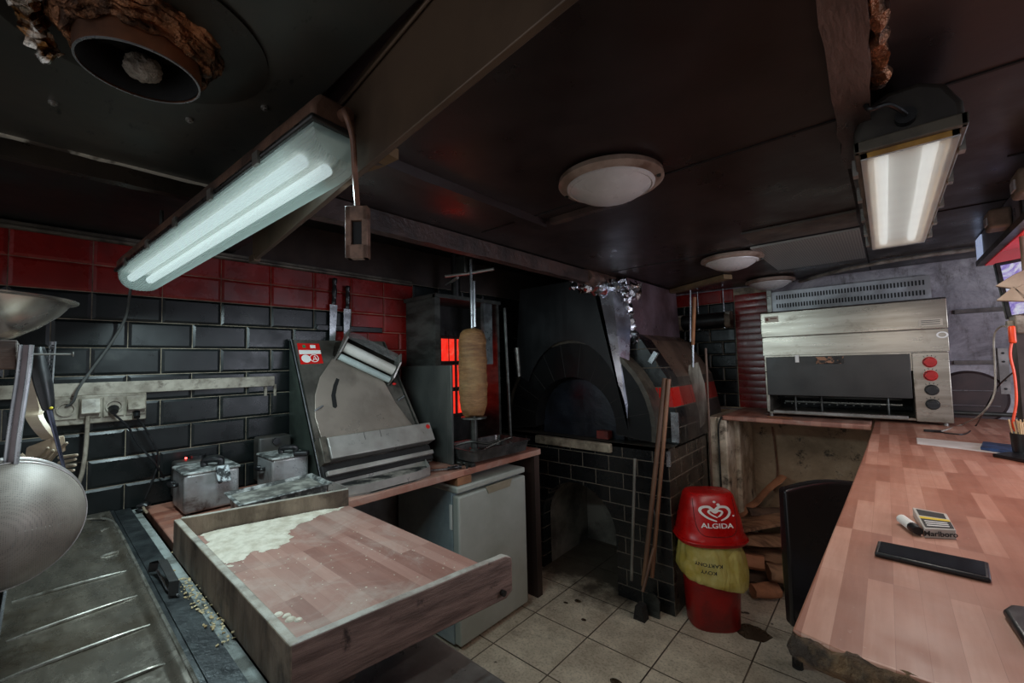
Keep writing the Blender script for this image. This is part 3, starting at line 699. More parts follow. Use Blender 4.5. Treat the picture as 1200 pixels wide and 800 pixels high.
# dark dusty border and floury strip between sink and board
g = G(); g.box(-2.385, -.5, .214, .262, 0, .94); g.jitter(.001, 10)
setp(g.build('dark_filler_strip', M('dusty_dark_border', rgb(34, 38, 40), rgb(70, 76, 76), .4, .3, 14, lo=.45, hi=.75, bump=.2)), 'dark dusty metal strip beside the sink drainer', 'strip')
g = G(); g.box(-2.385, -.5, .264, .288, 0, .93)
setp(g.build('floury_filler_strip', M('floury_border', rgb(150, 156, 152), rgb(84, 84, 78), .8, 0, 12, bump=.5)), 'flour covered pale strip beside the dough board side board', 'strip')
random.seed(5)
g = G()
for _ in range(120):
    x, y = min(-1.05, random.gauss(-1.28, .13)), random.uniform(.252, .286)
    r_ = random.uniform(.0012, .0042); g.ball((x, y, .942), r_, (1.3, 1, .5), 1)
g.jitter(.003, 90); setp(g.build('dough_crumbs', M('dough_crumb', rgb(190, 172, 134), rgb(150, 124, 82), .8, 0, 30)), 'yellowish dough crumbs scattered on the floury strip', 'crumbs', kind='stuff')
# folded metal clip lying on the strip
cl = thing('bent_metal_handle', (-1.62, .24, .945), 'bent dark metal handle lying on the border beside the drainer', 'handle')
g = G(); pA = W(186, 658, Z=.97); pB = W(196, 655, Z=.985); pC = W(210, 680, Z=.972); pD = W(209, 697, Z=.946); pE = W(184, 668, Z=.948)
for a_, b_ in ((pA, pB), (pB, pC), (pC, pD), (pA, pE)):
    o_ = V((.014, .018, 0)); g.quad(a_, b_, b_-o_, a_-o_); 
    g.quad(a_-V((0, 0, .003)), a_-o_-V((0, 0, .003)), b_-o_-V((0, 0, .003)), b_-V((0, 0, .003)))
g.build('strap', blackmet, cl)
g = G(); g.tube([pE, W(196, 690, Z=.948), pD], .003, 8); g.build('pin', steel_b, cl)

# ------------------------------------------------------------------ FRYERS
def fryer(y0, y1, x1, label, second):
    x0 = -2.345; o = thing('deep_fryer', ((x0+x1)/2, (y0+y1)/2, .932), label, 'deep fryer')
    zt = 1.10
    g = G(); g.box(x0+.05, x1, y0, y1, .938, zt-.008); g.build('body', M('fryer_steel', rgb(172, 174, 174), rgb(134, 130, 128), .36, .4, 6, dirt=rgb(66, 44, 36), dlo=.56, dhi=.7, dscale=11), o, bevel=.012, seg=3)
    g = G(); g.box(x0+.05, x1+.004, y0-.004, y1+.004, zt-.012, zt); ld_ = g.build('lid', floury_metal, o, bevel=.005)
    g = G(); g.box(x0-.02, x0+.06, y0+.005, y1-.005, .96, zt+(.07 if second else .012)); g.build('control_box', M('control_dark', rgb(42, 42, 40), rgb(62, 56, 50), .5), o, bevel=.01)
    if second:
        g = G(); g.cyl((x0+.055, (y0+y1)/2, zt+.045), (x0+.075, (y0+y1)/2, zt+.045), .016); g.build('knob', plast_k, o)
    else:
        g = G(); g.cyl((x0+.01, (y0+y1)/2-.0, zt+.01), (x0+.01, (y0+y1)/2, zt+.026), .03); g.build('knob', plast_k, o)
        g = G(); g.ball((x0+.02, y0+.05, zt+.02), .005, sub=2); g.build('pilot_light', emat('pilot_red', (1, .02, .01, 1), 6), o)
    cy = (y0+y1)/2+.01
    g = G(); g.tube(smooth([(x1-.09, cy-.02, zt+.002), (x1-.09, cy-.02, zt+.022), (x1-.06, cy+.005, zt+.028), (x1-.055, cy+.03, zt+.022), (x1-.055, cy+.03, zt)]), .013, 10); g.build('lid_handle', plast_k, ld_)
    if second:
        g = G(); g.box(-.018, .045, -.02, .02, -.012, .012, Matrix.Translation((x1+.005, y1-.05, zt+.004)) @ Matrix.Rotation(.9, 4, 'Z')); g.build('basket_handle', plast_k, o, bevel=.008, seg=3)
    else:
        g = G(); g.tube([(x1-.01, cy, zt+.006), (x1+.03, cy+.004, zt+.004)], .0025, 6); g.tube([(x1-.01, cy+.03, zt+.006), (x1+.03, cy+.026, zt+.004)], .0025, 6); g.build('basket_wire', steel, o)
        g = G(); m = Matrix.Translation((x1+.045, cy+.016, zt-.022)) @ Matrix.Rotation(.9, 4, 'Y')
        g.box(-.04, .035, -.024, .024, -.008, .008, m); h = g.build('basket_handle', M('floury_black_handle', rgb(24, 26, 28), rgb(190, 196, 198), .6, 0, 26, lo=.47, hi=.55), o, bevel=.007, seg=3); h['label'] = 'flour-caked basket handle'
    for yy in (y0-.012,):
        g = G(); g.tube(smooth([(x0+.10, y0, 1.04), (x0+.10, y0-.02, 1.04), (x0+.16, y0-.02, 1.04), (x0+.16, y0, 1.04)]), .008, 8); g.build('side_handle', plast_k, o)
    for xx in (x0+.07, x1-.02):
        for yy in (y0+.02, y1-.02):
            g = G(); g.cyl((xx, yy, .931), (xx, yy, .94), .01, n=12); g.build('foot', plast_k, o)
    return o
fryer(.385, .575, -2.085, 'nearer small steel deep fryer with floury lid and red pilot light', False)
fryer(.705, .865, -2.09, 'small dark deep fryer beside the dough sheeter, with raised control box', True)
# steel tray behind the board
tr = thing('steel_tray', (-1.86, .63, .93), 'long rectangular steel tray dusted with flour behind the dough board', 'tray')
def tpt(x, y, z):  # tray corners follow the measured outline
    return V((x, y, z))
A_, B_, C_, D_ = W(279, 592, Z=1.03), W(390, 565, Z=1.03), W(366, 554, Z=1.03), W(262, 577, Z=1.03)
cen = (A_+B_+C_+D_)/4
g = G()
def ring(k, z): return [g.b.verts.new(V(((p.x-cen.x)*k+cen.x, (p.y-cen.y)*k+cen.y, z))) for p in (A_, B_, C_, D_)]
R = [ring(1, 1.024), ring(1.0, 1.03), ring(.93, 1.031), ring(.90, 1.024), ring(.86, .934)]
R2 = [ring(.87, 1.02), ring(.84, .931)]
for a_, b_ in zip(R, R[1:]):
    for k in range(4): g.face([a_[k], a_[(k+1) % 4], b_[(k+1) % 4], b_[k]])
for k in range(4): g.face([R[0][k], R[0][(k+1) % 4], R2[0][(k+1) % 4], R2[0][k]]); g.face([R2[0][k], R2[0][(k+1) % 4], R2[1][(k+1) % 4], R2[1][k]])
g.face(R2[1])
g.build('pan', floury_metal, tr, bevel=.003)
g = G(); r = ring(.88, 1.018); g.face(r); g.jitter(.002, 30); 
g.build('floury_lid', M('floury_tray_lid', rgb(96, 94, 88), rgb(170, 168, 158), .7, .2, 16, bump=.3), tr)

# ------------------------------------------------------------------ DOUGH SHEETER
sh = thing('dough_sheeter', (-2.1, 1.17, .93), 'leaning steel dough sheeter with white roller and red sticker', 'dough sheeter')
p0 = V((-1.995, .88, .99)); up = V((-.355, 0, .665)).normalized(); nr = V((.882, 0, .471))
SF = lambda a, b, c=0: p0+V((0, a, 0))+up*b+nr*c
g = G(); g.prism([(0, -.04), (.63, -.04), (.635, .05), (.56, .76), (.0, .755)], lambda a, b, c: SF(a, b, c), -.02, 0)
g.build('front_panel', M('sheeter_panel', rgb(124, 118, 110), rgb(88, 84, 78), .4, .5, 4, dirt=rgb(58, 50, 42), dlo=.5, dhi=.75, dscale=6), sh, bevel=.002)
for yy, yt in ((.0, 0), (.615, .54)):
    g = G(); q = [SF(yy, -.04, 0), SF(yt, .755, 0), V((-2.37, .88+yt, 1.66)), V((-2.37, .88+yy, .945))]
    s = V((0, .012, 0)); A = [g.b.verts.new(p) for p in q]; B = [g.b.verts.new(p+s) for p in q]; g.face(A); g.face(B[::-1])
    for k in range(4): g.face([A[k], A[(k+1) % 4], B[(k+1) % 4], B[k]])
    g.build('side_panel', M('green_grey_steel', rgb(86, 96, 88), rgb(62, 70, 64), .45, .7, 5), sh)
g = G(); g.tube([SF(0, -.04, .002), SF(0, .755, .002)], .003, 6); g.build('edge_strip', steel_b, sh)
# lighter swinging plate
poly = [(.04, .17), (.03, .30), (.055, .42), (.10, .52), (.19, .63), (.30, .66), (.44, .56), (.465, .47), (.50, .33), (.57, .17)]
g = G(); g.prism(poly, SF, .004, .012)
g.build('swing_plate', M('bright_brushed', rgb(172, 158, 146), rgb(146, 134, 124), .36, .5, 3, dirt=rgb(110, 98, 88), dlo=.5, dhi=.8), sh, bevel=.002)
g = G(); sl = [(.185, .51), (.16, .47), (.135, .41), (.128, .345), (.14, .335), (.152, .345), (.158, .41), (.178, .46), (.20, .50)]
g.prism(sl, SF, .0115, .0135); g.build('slot', soot_gap_black, sh)
# tilted roller head
ha, hb = .10, None
ang = math.radians(-31)
hc = V((.395, .625))
def HF(a, b, c): 
    x = hc.x+a*math.cos(ang)-b*math.sin(ang); y = hc.y+a*math.sin(ang)+b*math.cos(ang); return SF(x, y, c)
g = G(); g.prism([(-.185, -.08), (-.20, .0), (-.13, .085), (-.02, .13), (.10, .115), (.18, .05), (.19, -.08)], HF, .012, .022); g.build('head_plate', M('head_dark', rgb(74, 68, 60), rgb(40, 36, 32), .4, .7, 9), sh)
for s in (-1, 1):
    g = G(); x_ = s*.165
    q = [(-.105, .0), (-.09, .06), (.0, .10), (.09, .07), (.10, .0)]
    g.prism([(b_, c_) for b_, c_ in q], lambda a, b, c: HF(x_+c, a, .012+b*1.1), -.004, .004); g.build('head_cheek', steel, sh)
g = G(); g.cyl(HF(-.155, -.03, .062), HF(.155, -.03, .062), .030, n=24); 
o = g.build('roller', M('white_roller', rgb(206, 202, 194), rgb(186, 180, 170), .4), sh); o['label'] = 'white plastic roller'
g = G(); g.cyl(HF(-.155, -.088, .04), HF(.155, -.088, .04), .019, n=20); o = g.build('roller', M('pale_roller', rgb(176, 186, 182), rgb(150, 160, 156), .4), sh)
g = G(); q = [HF(-.16, .02, .085), HF(.16, .02, .085), HF(.16, .11, .05), HF(-.16, .11, .05)]; g.quad(*q); g.quad(*[p-nr*.002 for p in q[::-1]])
gm = NT('scratched_clear_guard'); gm.set('Base Color', rgb(150, 150, 146)); gm.set('Roughness', .25)
trn = gm.n.new('ShaderNodeBsdfTransparent'); mx = gm.n.new('ShaderNodeMixShader'); gm.l(gm.ramp(gm.noise(gm.coord(), 12, 6, .7), [(.35, .25), (.65, .85)]), mx.inputs[0]); gm.l(gm.b.outputs[0], mx.inputs[1]); gm.l(trn.outputs[0], mx.inputs[2]); gm.l(mx.outputs[0], gm.out.inputs[0])
g.build('clear_guard', gm.m, sh)
g = G(); g.ball(HF(.19, -.10, .04), .012, (1, 1, .7), 2); g.build('red_knob', redprint, sh)
# lower bar
def bar(a0, a1, b0, b1, c0, c1, name, mat, bv=.004):
    g = G(); vs = [SF(a, b, c) for a in (a0, a1) for b in (b0, b1) for c in (c0, c1)]
    V_ = [g.b.verts.new(p) for p in vs]
    for q in ((0, 1, 3, 2), (4, 6, 7, 5), (0, 4, 5, 1), (2, 3, 7, 6), (0, 2, 6, 4), (1, 5, 7, 3)): g.face([V_[i] for i in q])
    return g.build(name, mat, sh, bevel=bv)
bar(.035, .635, .058, .165, .01, .078, 'lower_guard', M('bar_steel', rgb(186, 182, 176), rgb(150, 144, 138), .34, .4, 4))
bar(.0, .62, -.035, .05, .0, .03, 'base_bar', soot_gap_black)  # dark gap under the guard is put into this bar's colour
bar(.01, .615, -.012, .012, .03, .056, 'base_lip', MATS['bar_steel'])
bar(.0, .033, .045, .175, .0, .07, 'guard_end', M('dusty_end', rgb(96, 90, 80), rgb(54, 50, 44), .5, .4, 20))
g = G(); g.cyl(SF(.612, .14, .078), SF(.612, .14, .0795), .013, n=24); o = g.build('round_sticker', redprint, sh); o['label'] = 'round red sticker'
for k in (.22, .31):
    g = G(); g.tube([SF(k, .165, .0785), SF(k, .125, .0785)], .0012, 6); g.build('scratch', blackmet, sh)
g = G(); g.prism([(.022, .605), (.140, .608), (.142, .732), (.026, .733)], SF, .0005, .0015); stk = g.build('sticker', redprint, sh)
g = G(); g.prism([(.026, .665), (.140, .667), (.141, .69), (.027, .69)], SF, .0016, .002); g.prism(arc(.055, .638, .024, 0, 360, 20)[:-1], SF, .0016, .002)
g.build('sticker_print', white_p, stk)
g = G(); g.lathe([(.020, 0), (.024, 0), (.024, .0006), (.020, .0006)], SF(.098, .640, .002), nr, n=24); g.tube([SF(.09, .625, .0025), SF(.10, .655, .0025), SF(.112, .625, .0025)], .0022, 6); g.tube([SF(.093, .634, .0025), SF(.109, .634, .0025)], .002, 6); g.build('sticker_letter', white_p, stk)
g = G(); g.prism([(.05, .705), (.066, .705), (.066, .722), (.05, .722)], SF, .0016, .002); g.build('sticker_flag', M('green_print', rgb(30, 120, 80), None, .5), stk)
g = G(); g.prism([(.09, .703), (.118, .703), (.118, .722), (.09, .722)], SF, .0016, .002); g.build('sticker_panel', white_p, stk)
for a_, b_ in ((.06, .345), (.545, .36)):
    g = G(); g.tube([SF(a_-.025, b_-.012, .012), SF(a_, b_, .016), SF(a_+.02, b_+.01, .012)], .005, 8); g.build('catch', steel_b, sh)
g = G(); 
for yy in (.03, .6):
    for xx in (-1.99, -2.32): g.cyl((xx, .88+yy, .93), (xx, .88+yy, .952), .014, n=12)
g.build('foot', plast_k, sh)
# catch tray, six-sided
ctray = thing('catch_tray', (-1.87, 1.15, .93), 'six-sided shallow steel tray with dark floury cloth in front of the dough sheeter', 'tray')
poly = [(-1.965, .90), (-1.80, .905), (-1.765, 1.0), (-1.765, 1.25), (-1.80, 1.36), (-1.96, 1.45)]
g = G(); g.prism(poly, lambda a, b, c: V((a, b, c)), .932, .94); cx_ = sum(p[0] for p in poly)/6; cy_ = sum(p[1] for p in poly)/6
q2 = [(cx_+(a-cx_)*.975, cy_+(b-cy_)*.975) for a, b in poly]
A = [g.b.verts.new(V((a, b, .934))) for a, b in poly]; B = [g.b.verts.new(V((a, b, .978))) for a, b in poly]; Cc = [g.b.verts.new(V((a, b, .978))) for a, b in q2]; D = [g.b.verts.new(V((a, b, .938))) for a, b in q2]
for k in range(6):
    k2 = (k+1) % 6; g.face([A[k], A[k2], B[k2], B[k]]); g.face([B[k], B[k2], Cc[k2], Cc[k]]); g.face([Cc[k], Cc[k2], D[k2], D[k]])
g.build('pan', MATS['bar_steel'], ctray)
g = G(); q3 = [(cx_+(a-cx_)*.965, cy_+(b-cy_)*.965) for a, b in poly]; g.prism(q3, lambda a, b, c: V((a, b, c)), .94, .956)
bmesh.ops.subdivide_edges(g.b, edges=g.b.edges, cuts=8, use_grid_fill=True); bmesh.ops.triangulate(g.b, faces=g.b.faces)
for v in g.b.verts:
    if v.co.z > .948: v.co.z += .005*noise.noise(v.co*22)-.003
o = g.build('cloth', M('floury_dark_cloth', rgb(20, 20, 20), rgb(158, 150, 140), .8, 0, 11, lo=.42, hi=.62, bump=.8, bscale=25), ctray); o['label'] = 'dark cloth streaked with flour'

# knife on the counter
def knife(name, label, hA, hB, bA, bB, nrm, w1, w2, cat='knife', grp=None, hr=.011):
    k = thing(name, hA, label, cat, grp)
    hA, hB, bA, bB, nrm = map(V, (hA, hB, bA, bB, nrm)); nrm.normalize()
    g = G(); d = (hB-hA).normalized(); s = d.cross(nrm).normalized()
    g.tube(smooth([hA, hA.lerp(hB, .2)+s*.002, hA.lerp(hB, .6)-s*.001, hB], 5), [hr*.8]+[hr*(1+.12*math.sin(i)) for i in range(14)]+[hr*.8], 12); kh = g.build('handle', plast_k, k)
    g = G(); d = (bB-bA).normalized(); s = d.cross(nrm).normalized()
    q = [bA+s*w1, bA-s*w1, bB-s*w2*.9, bB+d*.015, bB+s*w2]
    A = [g.b.verts.new(p+nrm*.0012) for p in q]; B = [g.b.verts.new(p-nrm*.0012) for p in q]; g.face(A); g.face(B[::-1])
    for i in range(5): g.face([A[i], A[(i+1) % 5], B[(i+1) % 5], B[i]])
    g.build('blade', steel_b, k)
    for t_ in (.25, .5, .75):
        g = G(); c = hA.lerp(hB, t_); g.cyl(c-nrm*(hr+.002), c+nrm*(hr+.002), .003, n=8); g.build('rivet', steel_b, kh)
    return k
knife('doner_knife', 'black handled knife lying on the counter edge before the doner grill', (-1.765, 1.545, .944), (-1.80, 1.475, .944), (-1.80, 1.475, .942), (-1.845, 1.408, .942), (0, 0, 1), .012, .01, hr=.010)
# magnetic rack and two knives
g = G(); g.box(WX+.007, WX+.022, 1.03, 1.44, TZ0-.005, TZ0+.028); 
rk = setp(g.build('knife_rack', plast_k, bevel=.004), 'black magnetic knife rack on the red and black wall tiles', 'knife rack')
def wall_knife(hx, ytop, ymid, yb, label, lean):
    X = WX+.034
    a = W(hx+lean, ytop, X=X); b = W(hx, ymid, X=X); c = W(hx-lean, yb, X=X)
    a.x = b.x = c.x = X
    return knife('kitchen_knife', label, a, b, b, c, (1, 0, 0), .022, .016, grp=None, hr=.013)
wall_knife(391, 326, 357, 405, 'left knife of the two on the magnetic rack, its handle reaching higher', 1.5)
wall_knife(407, 335, 362, 398, 'right knife of the two on the magnetic rack, with lower handle', 1)

# ------------------------------------------------------------------ DONER GRILL
dg = thing('doner_grill', (-2.1, 1.85, .93), 'vertical doner grill with glowing red burners and steel casing', 'doner grill')
g = G(); g.box(-2.37, -2.07, 1.61, 1.63, .95, 1.94); g.box(-2.07, -2.05, 1.60, 1.64, .95, 1.94); g.build('side_wall', steel_d, dg)
g = G(); g.box(-2.37, -2.05, 2.15, 2.17, .95, 1.94); g.build('side_wall', steel_d, dg)
g = G(); g.box(-2.37, -2.34, 1.63, 2.15, .95, 1.94); g.build('back_wall', blackmet, dg)
g = G(); g.box(-2.38, -2.04, 1.60, 2.18, 1.92, 1.945); g.build('top', steel_d, dg)
g = G(); g.box(-2.345, -2.30, 1.66, 2.12, 1.12, 1.74); g.build('burner_frame', blackmet, dg)
bt = NT('glowing_burner'); 
e = bt.ramp(bt.noise(bt.coord(), 18, 5, .7), [(.3, (1, .012, .004, 1)), (.55, (1, .035, .016, 1)), (.75, (1, .13, .08, 1))])
bt.set('Base Color', rgb(120, 20, 10)); bt.set('Emission Color', e); bt.set('Emission Strength', .9)
for zi in range(3):
    for yi in range(3):
        z_ = 1.16+zi*.185; y_ = 1.70+yi*.14
        g = G(); g.box(-2.302, -2.29, y_, y_+.115, z_, z_+.155); g.build('burner', bt.m, dg)
g = G()
for zi in range(4): g.tube([(-2.27, 1.66, 1.145+zi*.185), (-2.27, 2.12, 1.145+zi*.185)], .004, 6)
for yi in range(7): g.tube([(-2.272, 1.68+yi*.07, 1.12), (-2.272, 1.68+yi*.07, 1.74)], .003, 6)
g.build('guard_mesh', blackmet, dg)
g = G(); m = Matrix.Identity(4); g.box(-2.37, -1.905, 1.575, 1.59, .932, 1.50); g.box(-1.915, -1.872, 1.57, 1.585, .932, 1.50); g.build('splash_wing', M('wing_steel', rgb(96, 98, 94), rgb(70, 72, 70), .4, .5, 3, stretch=(1, 1, .5)), dg, bevel=.003)
g = G(); g.box(-2.08, -2.05, 2.02, 2.10, 1.5, 1.93); o = g.build('steel_flap', M('pale_flap', rgb(150, 160, 160), rgb(100, 104, 104), .35, .8, 9), dg)
g = G(); g.box(-2.34, -1.82, 1.60, 2.08, .932, .955); g.build('base_plate', steel_d, dg)
CX, CY = -1.80, 1.675
g = G(); g.cyl((CX, CY, 1.02), (CX, CY, 2.12), .008, n=12); g.cyl((CX+.012, CY+.012, 1.72), (CX+.012, CY+.012, 1.99), .007, n=8); g.build('spit', steel_b, dg)
g = G(); g.box(CX-.1, CX-.02, CY-.03, CY+.05, 2.04, 2.15); g.build('motor_box', steel_d, dg, bevel=.004)
g = G(); g.tube([(CX-.14, CY-.08, 2.03), (CX-.02, CY, 2.04), (CX+.13, CY+.06, 2.05)], .009, 8); g.tube([(CX-.12, CY, 2.03), (CX-.35, CY+.1, 2.03)], .009, 8); g.build('arm', steel, dg)
g = G(); g.cyl((-2.2, 1.9, 1.945), (-2.2, 1.9, 2.3), .03, n=16); g.build('flue', blackmet, dg)
g = G(); g.cyl((CX, CY, 1.02), (CX, CY, 1.19), .02, n=16); g.cyl((CX, CY, 1.19), (CX, CY, 1.20), .075, n=24); g.tube(smooth([(CX-.1, CY-.08, 1.03), (CX, CY-.03, 1.06), (CX+.06, CY+.04, 1.045), (CX+.1, CY+.1, 1.06)]), .007, 8); g.cyl((CX, CY, .99), (CX, CY, 1.02), .05, .03, n=20); g.build('spit_foot', steel_d, dg)
mt = NT('doner_meat'); 
c = mt.ramp(mt.noise(mt.coord((1, 1, 5)), 9, 8, .7, .4), [(.3, rgb(92, 60, 34)), (.5, rgb(128, 90, 54)), (.7, rgb(156, 118, 74))])
c = mt.mix(mt.ramp(mt.noise(mt.coord(), 6, 6), [(.5, 0.), (.7, .5)]), c, rgb(144, 124, 84))
mt.set('Base Color', c); mt.set('Roughness', .6); mt.bump(mt.noise(mt.coord((1, 1, 6)), 16, 8, .7), .6, .012)
g = G(); prof = [(0, 1.712), (.03, 1.71), (.055, 1.70), (.072, 1.678), (.079, 1.64), (.082, 1.5), (.082, 1.38), (.080, 1.30), (.074, 1.25), (.062, 1.215), (.05, 1.205), (0, 1.2)]
fine = []
for (r0, z0), (r1, z1) in zip(prof, prof[1:]):
    m_ = max(1, int(abs(z1-z0)/.012))
    for k in range(m_): fine.append((r0+(r1-r0)*k/m_, z0+(z1-z0)*k/m_))
fine.append(prof[-1])
g.lathe(fine, (CX, CY, 0), n=48); g.jitter(.006, 28)
setp(g.build('doner_cone', mt.m), 'tall browned doner meat cone on the upright spit', 'doner meat')
dp = thing('drip_pan', (-1.85, 1.8, .955), 'deep dark roasting pan under the doner meat', 'pan')
g = G(); m = Matrix.Translation((-1.86, 1.835, .957)) @ Matrix.Rotation(-.06, 4, 'Z')
def rr(w, h, r, z, k=6):
    pts = []
    for cx, cy, a in ((w-r, h-r, 0), (-w+r, h-r, 90), (-w+r, -h+r, 180), (w-r, -h+r, 270)): pts += arc(cx, cy, r, a, a+90, k)
    return [g.b.verts.new(m @ V((a, b, z))) for a, b in pts]
L_ = [rr(.135, .215, .03, .0), rr(.14, .22, .035, .002), rr(.15, .235, .035, .062), rr(.158, .243, .035, .064), rr(.158, .243, .035, .067), rr(.147, .232, .033, .066), rr(.135, .217, .03, .006)]
for a_, b_ in zip(L_, L_[1:]):
    for k in range(len(a_)): g.face([a_[k], a_[(k+1) % len(a_)], b_[(k+1) % len(a_)], b_[k]])
g.face(L_[0][::-1]); g.face(L_[-1]); g.build('pan', M('dark_pan', rgb(96, 94, 92), rgb(60, 58, 56), .3, .6, 8), dp)
g = G(); g.tube(smooth([(-1.83, 1.77, .99), (-1.80, 1.86, 1.02), (-1.76, 1.93, 1.045), (-1.755, 1.95, 1.04)]), .006, 8); g.ball((-1.84, 1.75, .985), .022, (1, 1.3, .5), 2); setp(g.build('ladle', steel_d), 'small steel ladle resting in the roasting pan', 'ladle')
g = G(); g.tube([(-1.74, 1.56, .94), (-1.79, 1.62, .944), (-1.86, 1.60, .944)], .007, 8); g.box(-1.80, -1.745, 1.60, 1.63, .932, .95); setp(g.build('tongs', steel_d), 'dark tongs end at the corner of the roasting pan', 'tongs')
g = G(); g.box(-1.93, -1.895, 2.17, 2.20, .931, .948); setp(g.build('yellow_sponge', M('yellow_foam', rgb(206, 148, 20), rgb(180, 120, 16), .8, 0, 30)), 'tiny yellow sponge at the far end of the left counter', 'sponge')
# tall steel post beside the grill
g = G(); g.cyl((-2.0, 2.21, .935), (-2.03, 2.21, 1.9), .012, n=14); setp(g.build('steel_pole', steel_d), 'upright grey steel pole between doner grill and oven', 'pole')

# ================================================================== PIZZA OVEN
OY = 2.5
ov = thing('pizza_oven', (-1.7, 3.0, 0), 'big black tiled arched pizza oven with red tile stripe', 'oven')
kb = tiles('oven_black_tile', rgb(17, 17, 18), rgb(22, 22, 23), rgb(92, 82, 70), .2, .1, .5, -.02, 'x', None, .2, .0028)
kbs = tiles('oven_side_tile', rgb(36, 32, 29), rgb(46, 40, 36), rgb(118, 104, 86), .2, .1, .5, -.02, 'y', None, .24, .003, dust=rgb(96, 80, 66))
inner = M('ash_grey_plaster', rgb(128, 120, 110), rgb(86, 80, 72), .85, 0, 4, bump=.3, dirt=rgb(20, 17, 15), dlo=.5, dhi=.7)
# base with the arched ash opening
archp = arc(-1.665, .36, .30, 180, 0, 20)
g = G()
outer = [(-2.39, 0), (-1.965, 0)]+archp+[(-1.365, 0), (-1.0, 0), (-1.0, .965), (-2.39, .965)]
g.prism(outer, XZ(OY), 0, .10)
g.build('base_front', kb, ov)
g = G(); g.box(-1.03, -1.0, OY+.1, 3.2, 0, .965); g.mi = 1; g.box(-1.0005, -.999, OY, OY+.1, 0, .965); g.build('base_side', [kbs, kbs], ov)
g = G(); pts = [(-1.965, 0)]+archp+[(-1.365, 0)]
A = [g.b.verts.new(V((a, OY+.1, b))) for a, b in pts]; B = [g.b.verts.new(V((a-(.02), 3.15, b))) for a, b in pts]
for k in range(len(pts)-1): g.face([A[k], A[k+1], B[k+1], B[k]])
g.face(B[::-1]); g.build('ash_tunnel', inner, ov)
g = G(); g.box(-2.39, -1.0, OY, 3.5, .955, .97); g.box(-2.39, -1.0, OY-.0, OY+.06, .945, .972); g.build('base_ledge', M('ledge_tile', rgb(30, 28, 26), rgb(60, 54, 46), .4, 0, 6), ov)
g = G(); g.box(-1.99, -1.37, OY-.035, OY+.02, .905, .962); g.jitter(.005, 20); o = g.build('stone_sill', M('worn_stone', rgb(150, 138, 118), rgb(90, 78, 64), .8, 0, 7, bump=.6, dirt=rgb(40, 34, 28), dlo=.5, dhi=.7, dscale=8), ov, bevel=.006); o['label'] = 'pale worn stone sill'
# porch arch
cxp, czp = -1.67, 1.06
g = G()
n = 22; ro, ri = .575, .335
def ring2(r, y, a0=-6, a1=186): return [g.b.verts.new(V((cxp+r*math.cos(math.radians(a0+(a1-a0)*i/n)), y, max(.972, czp+r*math.sin(math.radians(a0+(a1-a0)*i/n)))))) for i in range(n+1)]
ringsA = [ring2(ri, OY+.20), ring2(ri, OY), ring2(ro, OY), ring2(ro, OY+.15)]
for a_, b_ in zip(ringsA, ringsA[1:]):
    for k in range(n): g.face([a_[k], a_[k+1], b_[k+1], b_[k]])
g.build('porch_arch', M('porch_black_tile', rgb(11, 11, 12), rgb(17, 16, 16), .5, 0, 7, spec=.25), ov)
g = G()
for i in range(0, n+1, 2):
    a = math.radians(-6+192*i/n)
    if czp+ri*math.sin(a) < .98: continue
    g.tube([V((cxp+ri*math.cos(a), OY-.001, czp+ri*math.sin(a))), V((cxp+ro*math.cos(a), OY-.001, czp+ro*math.sin(a)))], .0016, 5)
g.build('arch_joints', M('sooty_joint', rgb(44, 40, 36), rgb(26, 24, 22), .8), ov)
g = G()
ringsB = [ring2(ro, OY-.005), ring2(ro+.03, OY-.005), ring2(ro+.03, OY+.15), ring2(ro, OY+.15)]
for a_, b_ in zip(ringsB, ringsB[1:]):
    for k in range(n): g.face([a_[k], a_[k+1], b_[k+1], b_[k]])
g.build('arch_edge', M('greasy_grey_band', rgb(74, 66, 54), rgb(44, 38, 32), .5, 0, 8, bump=.3), ov)
g = G(); g.box(cxp-ri, cxp+ri, OY+.105, OY+.125, .972, czp); g.lathe([(0, 0), (.20, -.02), (.31, .0), (ri, .0)], (cxp, OY+.115, czp), (0, 1, 0), n=48)
g.build('oven_door', M('oven_door_iron', rgb(20, 22, 27), rgb(36, 40, 48), .4, .2, 5, bump=.3), ov)
g = G(); g.box(cxp+.17, cxp+.255, OY+.03, OY+.09, .978, 1.03); g.build('red_brick', M('red_brick', rgb(120, 34, 22), rgb(70, 20, 14), .6), ov)
# domed body behind
prof = [(-.988, .97), (-.992, 1.12), (-1.045, 1.385), (-1.21, 1.64), (-1.46, 1.79), (-1.86, 1.79), (-2.1, 1.645), (-2.28, 1.38), (-2.36, 1.1), (-2.38, .97)]
FY, BY = 2.645, 3.56
kd = tiles('dome_tile', rgb(20, 20, 20), rgb(28, 27, 26), rgb(84, 74, 62), .24, .125, .5, 1.075, 'xy', (1.20, 1.325, rgb(178, 26, 18)), .24, .0028)
g = G(); g.prism(prof, XZ(FY), 0, .17); g.build('dome_front', kd, ov)
clad = M('brown_cladding', rgb(122, 98, 82), rgb(84, 66, 56), .32, .35, 3, dirt=rgb(36, 28, 24), dlo=.5, dhi=.75)
kd2 = tiles('dome_side_tile', rgb(38, 32, 29), rgb(50, 42, 36), rgb(70, 58, 48), .2, .125, .5, 1.075, 'y', (1.20, 1.325, rgb(120, 26, 18)), .3, .0028)
g = G(); A = [V((a, FY+.165, b)) for a, b in prof]; B = [V((a+.0, BY, b)) for a, b in prof]
for k in range(len(prof)-1):
    g.mi = 1 if k in (0, 1) else 0
    g.quad(A[k], A[k+1], B[k+1], B[k])
g.mi = 0; g.face([g.b.verts.new(p) for p in B]); g.build('dome_cladding', [clad, kd2], ov)
